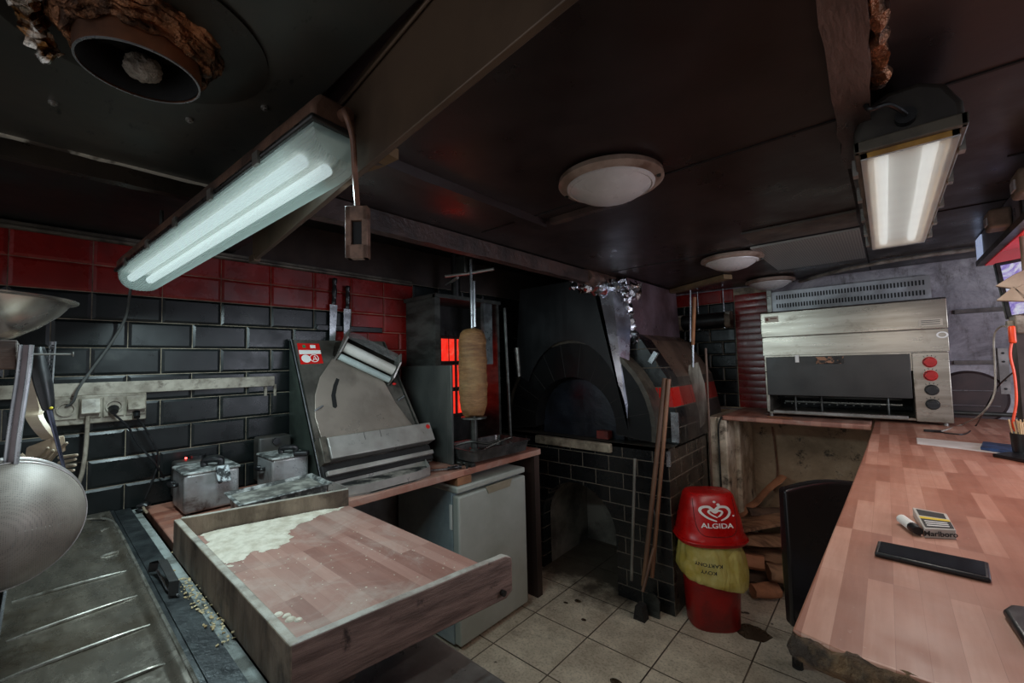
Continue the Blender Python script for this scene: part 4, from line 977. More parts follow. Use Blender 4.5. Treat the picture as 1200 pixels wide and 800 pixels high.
g = G(); g.box(-1.03, -.985, FY-.008, FY+.002, .985, 1.17); g.build('corner_trim', steel_b, ov)
g = G(); g.box(-1.012, -.992, OY-.006, OY+.012, .865, .955); g.build('corner_trim', steel_b, ov)
g = G(); m = Matrix.Translation((-1.125, FY-.006, 1.515)) @ Matrix.Rotation(math.radians(33), 4, 'Y'); g.box(-.02, .01, -.004, .02, -.04, .04, m); g.build('corner_trim', steel_b, ov)
# steel cowl over the porch
cowl = [(cxp+.43*math.cos(math.radians(a)), 1.07+.585*math.sin(math.radians(a))) for a in range(0, 151, 6)]+[(-2.17, 1.42), (-2.13, 1.80), (-2.1, 2.07), (-1.47, 2.07), (-1.44, 1.95)]
g = G(); g.prism(cowl, XZ(OY-.03), 0, .006); g.build('cowl', M('black_cowl', rgb(38, 39, 40), rgb(28, 28, 29), .42, .3, 3), ov)
g = G(); c1, c2, c3, c4 = W(702, 343, Y=OY-.03), W(735, 500, Y=OY-.03), W(718, 342, Y=OY+.02), W(740, 346, Y=OY+.16)
g.quad(c1, c2, c3); g.quad(c3, c2, c4); o = g.build('cowl_side', M('cowl_bright', rgb(200, 204, 214), rgb(150, 150, 156), .26, 1, 4), ov); o['label'] = 'shiny bare steel cowl side'
g = G(); g.cyl((-2.13, OY-.035, 1.40), (-2.15, OY-.035, 1.62), .012, .02, n=10); g.jitter(.006, 60); g.build('cowl_hook', steel, ov)
g = G(); g.quad(V((-1.28, 2.66, 1.63)), V((-1.28, 3.56, 1.63)), V((-1.30, 3.56, 2.07)), V((-1.30, 2.66, 2.07))); g.build('flue_panel', M('flue_sheet', rgb(150, 126, 134), rgb(104, 80, 82), .36, .6, 2.5), ov)
g = G(); pts = smooth([(-1.50, 2.32, 2.035), (-1.44, 2.42, 2.0), (-1.38, 2.52, 1.99), (-1.33, 2.66, 1.99), (-1.31, 2.8, 2.0)], 9)
g.tube(pts, [.05+.012*math.sin(i*1.3) for i in range(len(pts))], 22).jitter(.03, 40)
pts = smooth([(-1.31, 2.62, 1.98), (-1.285, 2.64, 1.85), (-1.28, 2.65, 1.72), (-1.25, 2.66, 1.62)], 8)
g.tube(pts, [.022+.014*abs(math.sin(i*1.1)) for i in range(len(pts))], 12).jitter(.02, 36)
setp(g.build('foil_sealing', foil), 'crumpled foil sealing between the beam and the oven cowl', 'foil')
g = G(); g.tube([V((-1.41+.0*i, 2.30+i*.04, 2.045)) for i in range(20)], .05, 16).jitter(.016, 30)
setp(g.build('brown_beam_wrap', M('brown_wrap', rgb(104, 76, 64), rgb(62, 44, 38), .5, .1, 12, bump=.6)), 'brown crumpled wrapping around the beam above the oven cowl', 'wrapping')
# peel, poles, broom, shovel
pl = thing('pizza_peel', W(818, 500, Y=3.05), 'metal pizza peel with wooden handle hanging beside the oven dome', 'pizza peel')
Yp = 3.05; PW = lambda x, y, dy=0: W(x, y, Y=Yp+dy)
g = G(); g.cyl(PW(814, 348), PW(812, 404), .012, n=12); g.build('handle', M('orange_wood', rgb(166, 104, 54), rgb(130, 78, 40), .5, 0, 10), pl)
g = G(); g.cyl(PW(812, 402), PW(812, 430), .009, n=12); g.build('socket', steel_b, pl)
g = G(); q = [PW(807, 428), PW(818, 424), PW(826, 450), PW(829, 478), PW(826, 496), PW(813, 509), PW(810, 490), PW(806, 455)]
A = [g.b.verts.new(p) for p in q]; B = [g.b.verts.new(p+V((0, .004, 0))) for p in q]; g.face(A); g.face(B[::-1])
for i in range(8): g.face([A[i], A[(i+1) % 8], B[(i+1) % 8], B[i]])
g.build('blade', M('peel_grey', rgb(150, 138, 128), rgb(112, 98, 88), .4, .8, 5, stretch=(6, 1, 1)), pl)
g = G(); g.cyl(PW(809, 340, .03), PW(809, 400, .03), .006, n=10); setp(g.build('steel_rod', steel_b), 'thin steel rod hanging behind the pizza peel handle', 'rod')
g = G(); g.cyl(PW(827, 408, .12), V((PW(832, 540, .12).x, Yp+.12, 0)), .008, n=10); setp(g.build('thin_pole', M('dull_pole', rgb(120, 96, 80), rgb(90, 70, 58), .5)), 'thin dull pole standing just right of the pizza peel', 'pole')
g = G(); g.cyl(W(744, 537, Y=2.44), W(740, 680, Y=2.33), .009, n=10); setp(g.build('metal_poker', M('poker_grey', rgb(110, 104, 94), rgb(78, 72, 64), .5)), 'thin metal poker leaning on the oven front, leftmost of the leaning tools', 'poker')
br_ = thing('broom', W(752, 685, Y=2.3), 'broom with long wooden handle leaning on the oven corner', 'broom')
hw_ = M('broom_handle_wood', rgb(120, 84, 60), rgb(84, 58, 42), .55, 0, 8, stretch=(1, 1, .2))
g = G(); g.cyl(W(779, 443, Y=2.485), W(754, 686, Y=2.36), .014, n=12); g.build('handle', hw_, br_)
g = G(); p = W(750, 690, Y=2.36); g.prism([(-.035, 0), (.035, 0), (.02, .08), (-.02, .08)], lambda a, b, c: V((p.x+a, p.y+c, .0+b)), -.03, .03); g.build('bristles', M('dark_bristles', rgb(44, 38, 34), rgb(28, 24, 22), .9, 0, 40, bump=.6), br_)
sv = thing('shovel', W(765, 690, Y=2.42), 'long wooden handled shovel leaning beside the broom', 'shovel')
g = G(); g.cyl(W(784, 444, Y=2.48), W(764, 676, Y=2.42), .012, n=12); g.build('handle', M('shovel_handle_wood', rgb(132, 92, 66), rgb(98, 68, 50), .5, 0, 8, stretch=(1, 1, .2)), sv)
g = G(); p = W(764, 690, Y=2.42); g.prism([(-.04, 0), (.04, 0), (.045, .10), (.02, .13), (-.02, .13), (-.045, .10)], lambda a, b, c: V((p.x+a, p.y+c, b+.002)), -.006, .006); g.build('blade', steel_d, sv)
g = G(); g.cyl(W(766, 642, Y=2.4), W(753, 693, Y=2.3), .009, n=10); setp(g.build('short_stick', hw_), 'short wooden stick leaning in front of the broom head', 'stick')
g = G(); g.tube(smooth([W(770, 583, Y=2.46), W(765, 588, Y=2.46), W(768, 604, Y=2.46), W(772, 604, Y=2.45), W(770, 600, Y=2.45)]), .002, 6); setp(g.build('wire_hook', steel), 'small bent wire hook on the oven front tiles', 'hook')
# black flue pipe at the back
fp = thing('black_flue_pipe', (-1.2, 3.70, 1.9), 'black horizontal pipe with taped ends above the back wall tiles', 'pipe')
g = G(); g.cyl((-1.30, 3.70, 1.815), (-.93, 3.70, 1.815), .062, n=28); g.build('pipe', blackmet, fp)
g = G(); g.cyl((-1.34, 3.70, 1.815), (-1.30, 3.70, 1.815), .066, n=24).jitter(.006, 40); g.build('taped_end', greywood, fp)
g = G(); g.cyl((-.955, 3.70, 1.815), (-.915, 3.70, 1.815), .068, n=24).jitter(.006, 40); g.build('taped_end', greywood, fp)
for x in (-1.17, -.97):
    g = G(); g.tube([(x, 3.70, 1.75), (x, 3.80, 1.75)], .006, 6); g.tube([(x, 3.70, 1.88), (x, 3.70, 2.07)], .005, 6); g.build('bracket', steel_b, fp)

# ================================================================== BIN
bn = thing('waste_bin', (-.835, 2.60, 0), 'red swing lid waste bin with yellow bag beside the oven corner', 'waste bin')
BX, BYc = -.822, 2.60
def ell(k, w, d, z, n=40, c=(BX, BYc)): return None
axx = V((.80, .60, 0)); axd = V((-.60, .80, 0))        # bin turned to face the room
def bin_ring(g, w, d, z, dz=0, n=48, sq_=2.6, tilt=0):
    out = []
    for i in range(n):
        a = 2*PI*i/n; ca, sa = math.cos(a), math.sin(a)
        x = w*math.copysign(abs(ca)**(2/sq_), ca); y = d*math.copysign(abs(sa)**(2/sq_), sa)
        out.append(g.b.verts.new(V((BX, BYc, z+tilt*y))+axx*x+axd*y))
    return out
def loft(g, R_, cap0=True, cap1=True):
    for a_, b_ in zip(R_, R_[1:]):
        for k in range(len(a_)): g.face([a_[k], a_[(k+1) % len(a_)], b_[(k+1) % len(a_)], b_[k]])
    if cap0: g.face(R_[0][::-1])
    if cap1: g.face(R_[-1])
g = G(); loft(g, [bin_ring(g, .132, .112, .0), bin_ring(g, .137, .117, .008), bin_ring(g, .150, .128, .30), bin_ring(g, .154, .132, .46)]); g.build('bucket', M('scuffed_dark_red', rgb(150, 16, 12), rgb(120, 14, 11), .38, 0, 5, dirt=rgb(70, 22, 16), dlo=.5, dhi=.75, dscale=7), bn)
bag = NT('yellow_bag'); bag.set('Base Color', bag.ramp(bag.noise(bag.coord(), 7, 6), [(.35, rgb(206, 178, 78)), (.7, rgb(236, 220, 140))])); bag.set('Roughness', .25); bag.bump(bag.noise(bag.coord((1, 1, .6)), 14, 5, .6, 1), .8, .02)
tl = bag.n.new('ShaderNodeBsdfTranslucent'); tl.inputs[0].default_value = rgb(190, 170, 60); mx = bag.n.new('ShaderNodeMixShader'); mx.inputs[0].default_value = .35
bag.l(bag.b.outputs[0], mx.inputs[1]); bag.l(tl.outputs[0], mx.inputs[2]); bag.l(mx.outputs[0], bag.out.inputs[0])
g = G(); loft(g, [bin_ring(g, .146, .124, .275), bin_ring(g, .172, .150, .268), bin_ring(g, .180, .156, .285), bin_ring(g, .176, .152, .33), bin_ring(g, .165, .143, .39), bin_ring(g, .158, .138, .45), bin_ring(g, .156, .136, .475)], True, False)
bmesh.ops.subdivide_edges(g.b, edges=g.b.edges, cuts=2, use_grid_fill=True)
for v in g.b.verts:
    q = v.co-V((BX, BYc, 0)); k = q.dot(axx); s_ = max(0, (v.co.z-.27)/.2)
    rad = V((q.x, q.y, 0)).normalized(); th = math.atan2(q.dot(axd), k)
    v.co.z -= .075*(k/.17)*(1-s_)*.5+.02*(1-s_)
    fold = abs(noise.noise(V((math.cos(th)*3+s_*1.3, math.sin(th)*3, s_*1.5))))
    v.co += rad*(.022*fold+.010*(k > .08)*math.sin(s_*PI)+.004*noise.noise(v.co*30))*min(1, 4*(1-s_))
bag_o = setp(g.build('bin_bag', bag.m, sub=1), 'translucent yellow bag wrapped around the red waste bin', 'bag')
lid_rings = [(.182, .152, .468, 0), (.188, .158, .478, 0), (.188, .158, .50, 0), (.178, .150, .512, 0), (.172, .142, .545, 0), (.162, .130, .60, 0), (.148, .112, .66, 0), (.134, .092, .722, 0), (.122, .074, .738, 0), (.07, .03, .742, 0)]
g = G(); loft(g, [bin_ring(g, *r_[:3], sq_=2.8) for r_ in lid_rings]); lidb = g.build('lid', red_pl, bn)
g = G(); g.tube([*[v.co.copy() for v in bin_ring(g, .190, .160, .489, sq_=2.8)]]+[V((BX, BYc, .489))+axx*.19], .006, 8, False); bmesh.ops.delete(g.b, geom=[v for v in g.b.verts if not v.link_faces], context='VERTS'); g.build('rim_bead', red_pl, lidb)
def lid_surf(a, b, c):
    """a across, b up from z=.50 ; point on the lid's front"""
    z = .50+b
    R_ = lid_rings
    for (w0, d0, z0, _), (w1, d1, z1, _) in zip(R_, R_[1:]):
        if z0 <= z <= z1 and z1 > z0:
            k = (z-z0)/(z1-z0); w, d = w0+(w1-w0)*k, d0+(d1-d0)*k; break
    else: w, d = (.112, .08)
    x = max(-w*.98, min(w*.98, a)); yy = d*(1-(abs(x)/w)**2.8)**(1/2.8)
    return V((BX, BYc, z))+axx*x-axd*(yy+c)
g = G(); fl_ = []
out = [(-.108, .230), (-.112, .12), (-.104, .065), (-.085, .038), (-.05, .028), (.05, .028), (.085, .038), (.104, .065), (.112, .12), (.108, .230)]
out = smooth([V((a, b, 0)) for a, b in out], 4)
g.tube([lid_surf(p.x, p.y, .0005) for p in out], .0016, 6); g.build('flap_joint', M('flap_gap', rgb(60, 8, 6), None, .6), lidb)
LS = lambda a, b, c: lid_surf(a*1.6, b*1.15+.13, c+.0012)
def ribbon(pts, w, name, mat, par, f):
    g = G(); pts = smooth([V((*p, 0)) for p in pts], 8); L = []; Rr = []
    for i, p in enumerate(pts):
        d = (pts[min(i+1, len(pts)-1)]-pts[max(i-1, 0)]).normalized(); s = V((-d.y, d.x, 0))*w*(.35+.65*math.sin(PI*min(1, max(0, i/(len(pts)-1))))**.5)
        L.append(g.b.verts.new(f(p.x+s.x, p.y+s.y, .0))); Rr.append(g.b.verts.new(f(p.x-s.x, p.y-s.y, .0)))
    for i in range(len(pts)-1): g.face([L[i], L[i+1], Rr[i+1], Rr[i]])
    return g.build(name, mat, par)
ribbon([(.0, -.022), (-.03, -.006), (-.05, .018), (-.044, .036), (-.022, .04), (-.004, .026), (.014, .040), (.038, .038), (.048, .018), (.036, -.004), (.014, -.018)], .0055, 'heart_logo', white_p, lidb, LS)
ribbon([(.004, -.006), (-.014, .006), (-.024, .018), (-.016, .026), (-.002, .016), (.01, .024), (.022, .018), (.014, .004), (.006, -.002)], .0042, 'heart_logo', white_p, lidb, LS)
text('lettering', 'ALGIDA', .030, lambda a, b, c: LS(a, b-.042, c), white_p, lidb)
for a_, b_, r_ in ((.0, .062, .005), (.012, .05, .006), (.06, .0, .004)):
    g = G(); g.prism(arc(a_, b_, r_, 0, 360, 10)[:-1], LS, 0, .0006); g.build('logo_dot', white_p, lidb)
def bag_surf(a, b, c):
    z = .36+b; th = a/.15
    return V((BX, BYc, z))+axx*(.178*math.sin(th))-axd*(.152*math.cos(th)+.026+c)
text('lettering', 'KOVY', .026, lambda a, b, c: bag_surf(-a-.06, -b-.012, c), ink, bag_o)
text('lettering', 'KARTONY', .026, lambda a, b, c: bag_surf(-a-.06, -b+.026, c), ink, bag_o)

# ================================================================== FIREWOOD
def log(name, label, a, b, w, h, seed, mat):
    a, b = V(a), V(b); d = (b-a); L = d.length; d.normalize(); s = V((0, 0, 1)).cross(d)
    s = s.normalized() if s.length > .01 else V((1, 0, 0)); u_ = d.cross(s)
    g = G(); n = 10; R_ = []
    random.seed(seed); prof = [(math.cos(k*PI/4+.3)*w*random.uniform(.8, 1.1), math.sin(k*PI/4+.3)*h*random.uniform(.75, 1.1)) for k in range(8)]
    for i in range(n+1):
        p = a+d*L*i/n; R_.append([g.b.verts.new(p+s*x+u_*y+noise.noise_vector((p+s*x)*11+V((seed, 0, 0)))*.010) for x, y in prof])
    for x, y in zip(R_, R_[1:]):
        for k in range(8): g.face([x[k], x[(k+1) % 8], y[(k+1) % 8], y[k]])
    g.face(R_[0][::-1]); g.face(R_[-1])
    return setp(g.build(name, mat, ang=50), label, 'firewood', None)
fw1 = M('firewood_brown', rgb(176, 132, 100), rgb(108, 76, 56), .8, 0, 7, bump=.6, stretch=(1, 4, 1))
fw2 = M('firewood_red', rgb(190, 126, 90), rgb(126, 82, 58), .75, 0, 5, bump=.4)
fw3 = M('firewood_dark', rgb(106, 80, 64), rgb(62, 47, 38), .85, 0, 6, bump=.6)
LG = [((-.98, 3.12, .06), (-.42, 3.30, .055), .075, .05, fw3, 'dark split log lying at the bottom front of the firewood pile'),
      ((-.88, 3.30, .15), (-.36, 3.34, .16), .07, .05, fw1, 'brown split log with pale cut end low in the firewood pile'),
      ((-.90, 3.52, .07), (-.2, 3.54, .07), .09, .06, fw3, 'dark log along the wall under the firewood pile'),
      ((-.90, 3.18, .26), (-.30, 3.50, .27), .085, .035, fw1, 'wide brown bark plank in the middle of the firewood pile'),
      ((-.88, 3.16, .33), (-.34, 3.60, .47), .10, .022, fw1, 'broad weathered plank lying slanted on top of the firewood pile'),
      ((-.92, 3.30, .28), (-.62, 3.68, .62), .04, .012, fw2, 'thin reddish slat leaning up above the firewood pile'),
      ((-.70, 2.98, .055), (-.58, 3.08, .055), .05, .045, fw2, 'short reddish log poking out beside the chair'),
      ((-.62, 3.06, .16), (-.30, 3.20, .17), .075, .055, fw1, 'rounded brown log right of the pile just behind the chair back'),
      ((-.95, 3.08, .16), (-.66, 3.16, .17), .06, .045, fw2, 'rough reddish log end sticking out behind the bin bag'),
      ((-.80, 3.40, .40), (-.34, 3.66, .42), .07, .025, fw3, 'dark narrow plank behind the slanted plank on the firewood pile')]
for i, (a, b, w, h, m_, lab) in enumerate(LG): log('firewood_log', lab, a, b, w, h, i+2, m_)
g = G(); g.ball((-.45, 3.715, .16), .17, (1, .45, 1.0), 3); g.ball((-.40, 3.70, .36), .055, (.8, .6, 1.5), 3); g.ball((-.50, 3.72, .30), .05, (1.2, .6, .8), 3); g.jitter(.02, 30)
setp(g.build('plaster_rubble', pier), 'pale lump of crumbled plaster against the niche wall', 'rubble')

# ================================================================== RIGHT COUNTER + LEDGE
rc = thing('right_counter', (.6, 2.2, 0), 'long reddish butcher block counter with rough broken front edge', 'counter')
NE = .745
pts = [(-.125, NE+.0), (-.108, 1.4), (-.09, 2.2), (-.075, 3.05), (-.072, 3.785), (1.1, 3.785), (1.1, .66), (.5, .70), (.1, .725), (-.06, .728)]
g = G(); g.prism(pts, lambda a, b, c: V((a, b, c)), 1.062, 1.10)
bmesh.ops.subdivide_edges(g.b, edges=[e for e in g.b.edges if all(v.co.y < .8 for v in e.verts)], cuts=10)
g.build('worktop', blk_y, rc, bevel=.004)
g = G(); P_ = [V((-.125, NE, 0)), V((-.06, .728, 0)), V((.1, .725, 0)), V((.5, .70, 0)), V((1.1, .66, 0))]
ed = smooth(P_, 12); g.tube([V((p.x, p.y+.004, 1.08)) for p in ed], .0185, 12); g.jitter(.006, 60); o = g.build('rough_edge', M('chipped_chipboard', rgb(126, 96, 66), rgb(54, 40, 30), .9, 0, 22, bump=.9), rc); o['label'] = 'chipped bare chipboard edge'
for x, y in ((-.02, .95), (.9, .8), (.2, 3.0), (.9, 3.6)):
    g = G(); g.cyl((x, y, 0), (x, y, 1.062), .025); g.build('leg', blackmet, rc)
lg = thing('back_ledge', (-.47, 3.5, 1.08), 'narrow wooden ledge under the big grill along the back wall', 'ledge')
g = G(); g.prism([(-.885, 3.19), (-.085, 3.16), (-.085, WY-.015), (-.885, WY-.015)], lambda a, b, c: V((a, b, c)), 1.068, 1.10); g.build('shelf_board', blk_c, lg, bevel=.008, seg=3)
g = G(); g.box(-.82, -.1, WY-.05, WY, 1.02, 1.066); g.build('bearer', darkwood, lg)
g = G(); g.tube(smooth([(-.86, 3.4, 1.12), (-.8, 3.3, 1.115), (-.74, 3.25, 1.112)]), .006, 8)
g = G(); g.tube(smooth([W(905, 500, Y=3.77), W(909, 530, Y=3.78), W(911, 555, Y=3.77), W(907, 575, Y=3.78)]), .007, 8); setp(g.build('brown_hanging_cable', cordbr), 'brown cable hanging down the wall below the ledge', 'cable')
g = G(); g.tube(smooth([W(846, 488, Y=3.17), W(842, 500, Y=3.17), W(843, 530, Y=3.18), V((W(845, 570, Y=3.18).x, 3.185, .0))]), .006, 8); setp(g.build('grey_wire', steel_d), 'dark wire running down the pale pier by the oven', 'cable')
g = G(); m = Matrix.Translation((-.52, 3.21, 1.107)) @ Matrix.Rotation(-.1, 4, 'Z'); g.box(-.09, .05, -.008, .008, -.004, .004, m); setp(g.build('wooden_stick', M('stick_brown', rgb(120, 70, 40), None, .6)), 'small brown stick lying on the ledge edge', 'stick')

# ------------------------------------------------------------------ BIG GRILL
gr = thing('salamander_grill', (-.19, 3.5, 1.10), 'wide stainless counter grill with dark door and four knobs', 'grill')
GX0, GX1, GY, = -.627, .255, 3.30
z = lambda y, x=1000: W(x, y, Y=GY).z
g = G(); g.box(GX0, GX1, GY+.005, GY+.40, 1.40, 1.80); g.box(GX0, GX0+.02, GY+.005, GY+.4, 1.12, 1.4); g.box(GX1-.15, GX1, GY+.005, GY+.4, 1.12, 1.4); g.box(GX0, GX1, GY+.38, GY+.40, 1.12, 1.4); g.box(GX0, GX1, GY+.005, GY+.4, 1.12, 1.135)
g.build('body', steel_g, gr, bevel=.003)
g = G(); g.prism([(0, 1.635), (.0, 1.80), (.02, 1.808), (.40, 1.808), (.40, 1.635)], lambda a, b, c: V((c, GY-.018+a, b)), GX0-.006, GX1+.006); g.build('hood_panel', steel_g, gr, bevel=.004)
g = G(); g.box(GX0-.004, GX1+.004, GY-.006, GY+.01, 1.51, 1.632); g.build('upper_fascia', steel_g, gr, bevel=.002)
g = G(); g.box(GX0+.012, GX1-.155, GY-.008, GY+.006, 1.245, 1.50); g.build('door', M('dark_grill_door', rgb(50, 46, 43), rgb(36, 33, 31), .42, .1, 4), gr, bevel=.003)
g = G(); g.box(GX1-.148, GX1, GY-.01, GY+.006, 1.118, 1.505); g.build('control_panel', steel_g, gr, bevel=.003)
g = G(); g.box(GX0+.31, GX0+.41, GY-.035, GY-.008, 1.455, 1.472); g.box(GX0+.29, GX0+.43, GY-.014, GY-.006, 1.450, 1.494); o = g.build('door_handle', M('scorched_handle', rgb(150, 106, 78), rgb(30, 26, 24), .5, .2, 26, lo=.47, hi=.53), gr)
g = G(); g.box(GX0+.18, GX0+.20, GY-.012, GY-.007, 1.462, 1.51); g.build('small_tag', white_p, gr)
g = G(); g.box(GX0+.02, GX1-.15, GY+.375, GY+.379, 1.135, 1.4); g.build('cavity_back', soot_gap_black, gr)
g = G()
for zz in (1.235, 1.20): g.cyl((GX0+.10, GY+.06, zz), (GX1-.2, GY+.06, zz), .008, n=10)
for xx in (GX0+.16, GX0+.30, GX0+.62): g.cyl((xx, GY+.05, 1.14), (xx, GY+.05, 1.24), .006, n=8)
for i in range(14): g.cyl((GX0+.1+i*.04, GY+.04, 1.19), (GX0+.1+i*.04, GY+.34, 1.19), .004, n=6)
g.build('rack', steel_d, gr)
g = G(); g.box(GX0+.04, GX1-.18, GY-.012, GY+.03, 1.126, 1.145); g.build('drip_rail', steel, gr, bevel=.002)
for i, zz in enumerate([W(1102, y_, Y=GY-.02).z for y_ in (424, 440, 457, 474)]):
    c = V((GX1-.078, GY-.01, zz))
    g = G(); g.cyl(c, c-V((0, .008, 0)), .030, n=24); g.cyl(c-V((0, .008, 0)), c-V((0, .028, 0)), .026, .022, n=24); g.box(c.x-.024, c.x+.024, c.y-.036, c.y-.02, c.z-.006, c.z+.006)
    o = g.build('knob', red_pl if i < 2 else plast_k, gr); o['label'] = 'red control knob' if i < 2 else 'black control knob'; kb_ = o
    g = G()
    for a_ in (50, 75, 100, 125): 
        q_ = V((math.cos(math.radians(a_)), 0, math.sin(math.radians(a_)))); g.tube([c+q_*.033-V((0, .001, 0)), c+q_*.041-V((0, .001, 0))], .0015, 5)
    g.build('dial_mark', ink, kb_)
g = G(); g.box(GX0+.02, GX0+.10, GY-.0205, GY-.0175, 1.735, 1.775); bd_ = g.build('badge', M('badge_paper', rgb(200, 190, 170), rgb(180, 168, 148), .5), gr)
g = G(); g.box(GX0+.028, GX0+.043, GY-.022, GY-.020, 1.745, 1.765); g.box(GX0+.052, GX0+.092, GY-.022, GY-.020, 1.756, 1.764); g.build('badge_print', M('badge_ink', rgb(110, 60, 40), None, .5), bd_)
g = G(); g.box(GX1-.11, GX1-.015, GY-.0205, GY-.0175, 1.652, 1.69); rp_ = g.build('rating_plate', M('plate_pale', rgb(188, 178, 160), None, .4), gr)
g = G(); 
for zz in (1.66, 1.671, 1.68): g.box(GX1-.10, GX1-.025, GY-.0215, GY-.0204, zz, zz+.003)
g.build('plate_print', ink, rp_)
g = G(); g.lathe([(.012, 0), (.018, 0), (.018, .001), (.012, .001)], (GX1-.02, GY-.008, 1.60), (0, -1, 0), n=24, sx=1.3); g.build('oval_mark', white_p, gr)
for x in (GX0+.02, GX1-.03):
    for y in (GY+.03, GY+.36):
        g = G(); g.cyl((x, y, 1.10), (x, y, 1.12), .012, n=14); g.build('foot', steel, gr)
# perforated vent on the back wall
vt = NT('vent_plate'); 
vg = thing('vent_grille', (-.2, 3.79, 1.93), 'long slotted metal vent plate on the back wall above the grill', 'vent')
g = G(); vx0, vx1, vz0, vz1 = -.64, .235, 1.80, 2.0
g.box(vx0, vx1, 3.765, 3.795, vz0, vz1); g.mi = 1
for k in range(48):
    for zz in (1.875, 1.94):
        x = vx0+.03+k*.0172; g.box(x, x+.008, 3.762, 3.766, zz, zz+.032)
g.build('plate', [M('vent_steel', rgb(190, 190, 194), rgb(144, 140, 140), .4, .4, 4), soot_gap_black], vg)
g = G(); g.box(vx0-.03, vx0, 3.75, 3.8, 1.78, 2.05); g.build('side_rib', steel, vg)
# wall rails, round blanked vent
rd = thing('round_wall_vent', (.38, 3.79, 1.2), 'round dark brown disc cover with wire guard on the back wall', 'wall vent')
c = W(1142, 466, Y=3.79); 
g = G(); g.lathe([(0, .02), (.15, .02), (.165, .0)], (c.x-.02, 3.797, c.z), (0, -1, 0), n=48); g.build('cover', M('rusty_disc', rgb(62, 44, 42), rgb(44, 32, 32), .5, .2, 6), rd)
g = G()
for dz in (-.045, .045): g.tube([(c.x-.17, 3.765, c.z+dz), (c.x+.1, 3.765, c.z+dz)], .003, 6)
g.build('guard_wire', steel_b, rd)
for (ya, yb, lab) in ((366, 364, 'upper rusty rail on the stained back wall'), (425, 429, 'lower grey rail on the stained back wall')):
    a_, b_ = W(1118, ya, Y=3.79), W(1200, yb, Y=3.79); g = G(); g.box(a_.x, b_.x, 3.78, 3.80, a_.z-.012, a_.z+.012); g.jitter(.003, 20)
    setp(g.build('wall_rail', M('rail_stain', rgb(104, 96, 92), rgb(66, 58, 54), .6, .2, 9)), lab, 'rail')
g = G(); a_ = W(1112, 491, Y=3.78); g.cyl((.28, 3.77, 1.13), (1.0, 3.77, 1.13), .012); setp(g.build('copper_pipe', steel_d), 'thin pipe running along the back of the right counter', 'pipe')
g = G(); a_ = W(1176, 425, Y=3.78); g.box(a_.x-.02, a_.x+.02, 3.775, 3.795, 1.25, 1.52)
g.mi = 1
for zz in (1.28, 1.33, 1.44, 1.49): g.cyl((a_.x, 3.775, zz), (a_.x, 3.77, zz), .006, n=10)
setp(g.build('slotted_bracket', [M('bracket_grey', rgb(140, 134, 130), rgb(100, 94, 90), .5, .6, 9), soot_gap_black]), 'upright slotted metal bracket on the back wall', 'bracket')

# ------------------------------------------------------------------ HANGING CABINET, MONITOR, POST
hc_ = thing('hanging_light_box', (.7, 2.5, 1.9), 'grey hanging light box with glossy red underside at the right edge', 'light box')
cA = W(1144, 281, Z=CZ-.005); cB = W(1146, 313, Y=cA.y)
hx, hy, hz = cA.x, cA.y, cB.z
g = G(); g.box(hx, hx+.5, .9, hy, hz+.03, CZ-.003); g.build('case', M('blue_grey_panel', rgb(132, 138, 152), rgb(106, 112, 126), .35, 0, 2), hc_, bevel=.002)
g = G(); g.box(hx-.008, hx+.5, .9, hy+.006, hz+.005, hz+.03); g.box(hx-.004, hx+.002, hy-.95, hy-.93, hz+.03, CZ-.003); g.build('frame', M('dark_frame', rgb(62, 54, 48), rgb(44, 38, 34), .4), hc_)
g = G(); g.box(hx-.004, hx+.001, hy-.16, hy-.005, hz+.035, CZ-.01); o = g.build('pale_panel', M('pale_blue_panel', rgb(206, 214, 236), rgb(190, 198, 224), .3, emit=rgb(170, 185, 220), es=.6), hc_); o['label'] = 'pale blue end panel with a faint glow added'  # weak glow added, since the lamps leave this panel dark
t = NT('red_gloss_panel'); gr_ = t.n.new('ShaderNodeTexNoise')
t.set('Base Color', t.ramp(t.noise(t.coord(), 3, 3), [(.4, rgb(186, 20, 26)), (.65, rgb(200, 40, 60))])); t.set('Roughness', .2); t.set('Emission Color', rgb(220, 20, 24)); t.set('Emission Strength', .25)  # weak emission stands for light reflected in the red gloss
g = G(); g.box(hx+.02, hx+.48, .95, hy-.02, hz, hz+.006); o = g.build('red_underside', t.m, hc_); o['label'] = 'glossy red underside panel with a faint glow added'
for yy, s_ in ((2.42, 1), (1.95, 1.1)):
    p = V((hx-.0, yy, hz+.06)); ad = thing('adapter_block', p, ('dusty brown plug-in box on the light box side, the one farther from the camera' if yy > 2.2 else 'dusty brown plug-in box on the light box side, cut by the photo edge'), 'power adapter')
    g = G(); g.box(p.x-.06, p.x-.001, p.y-.05*s_, p.y+.05*s_, p.z-.03, p.z+.045); g.build('body', M('dusty_brown_box', rgb(160, 144, 126), rgb(118, 104, 90), .6, 0, 9), ad, bevel=.01)
    g = G(); g.box(p.x-.064, p.x-.06, p.y-.02, p.y+.03, p.z-.01, p.z+.02); g.build('cover_plate', M('pale_plate', rgb(190, 190, 194), None, .4), ad)
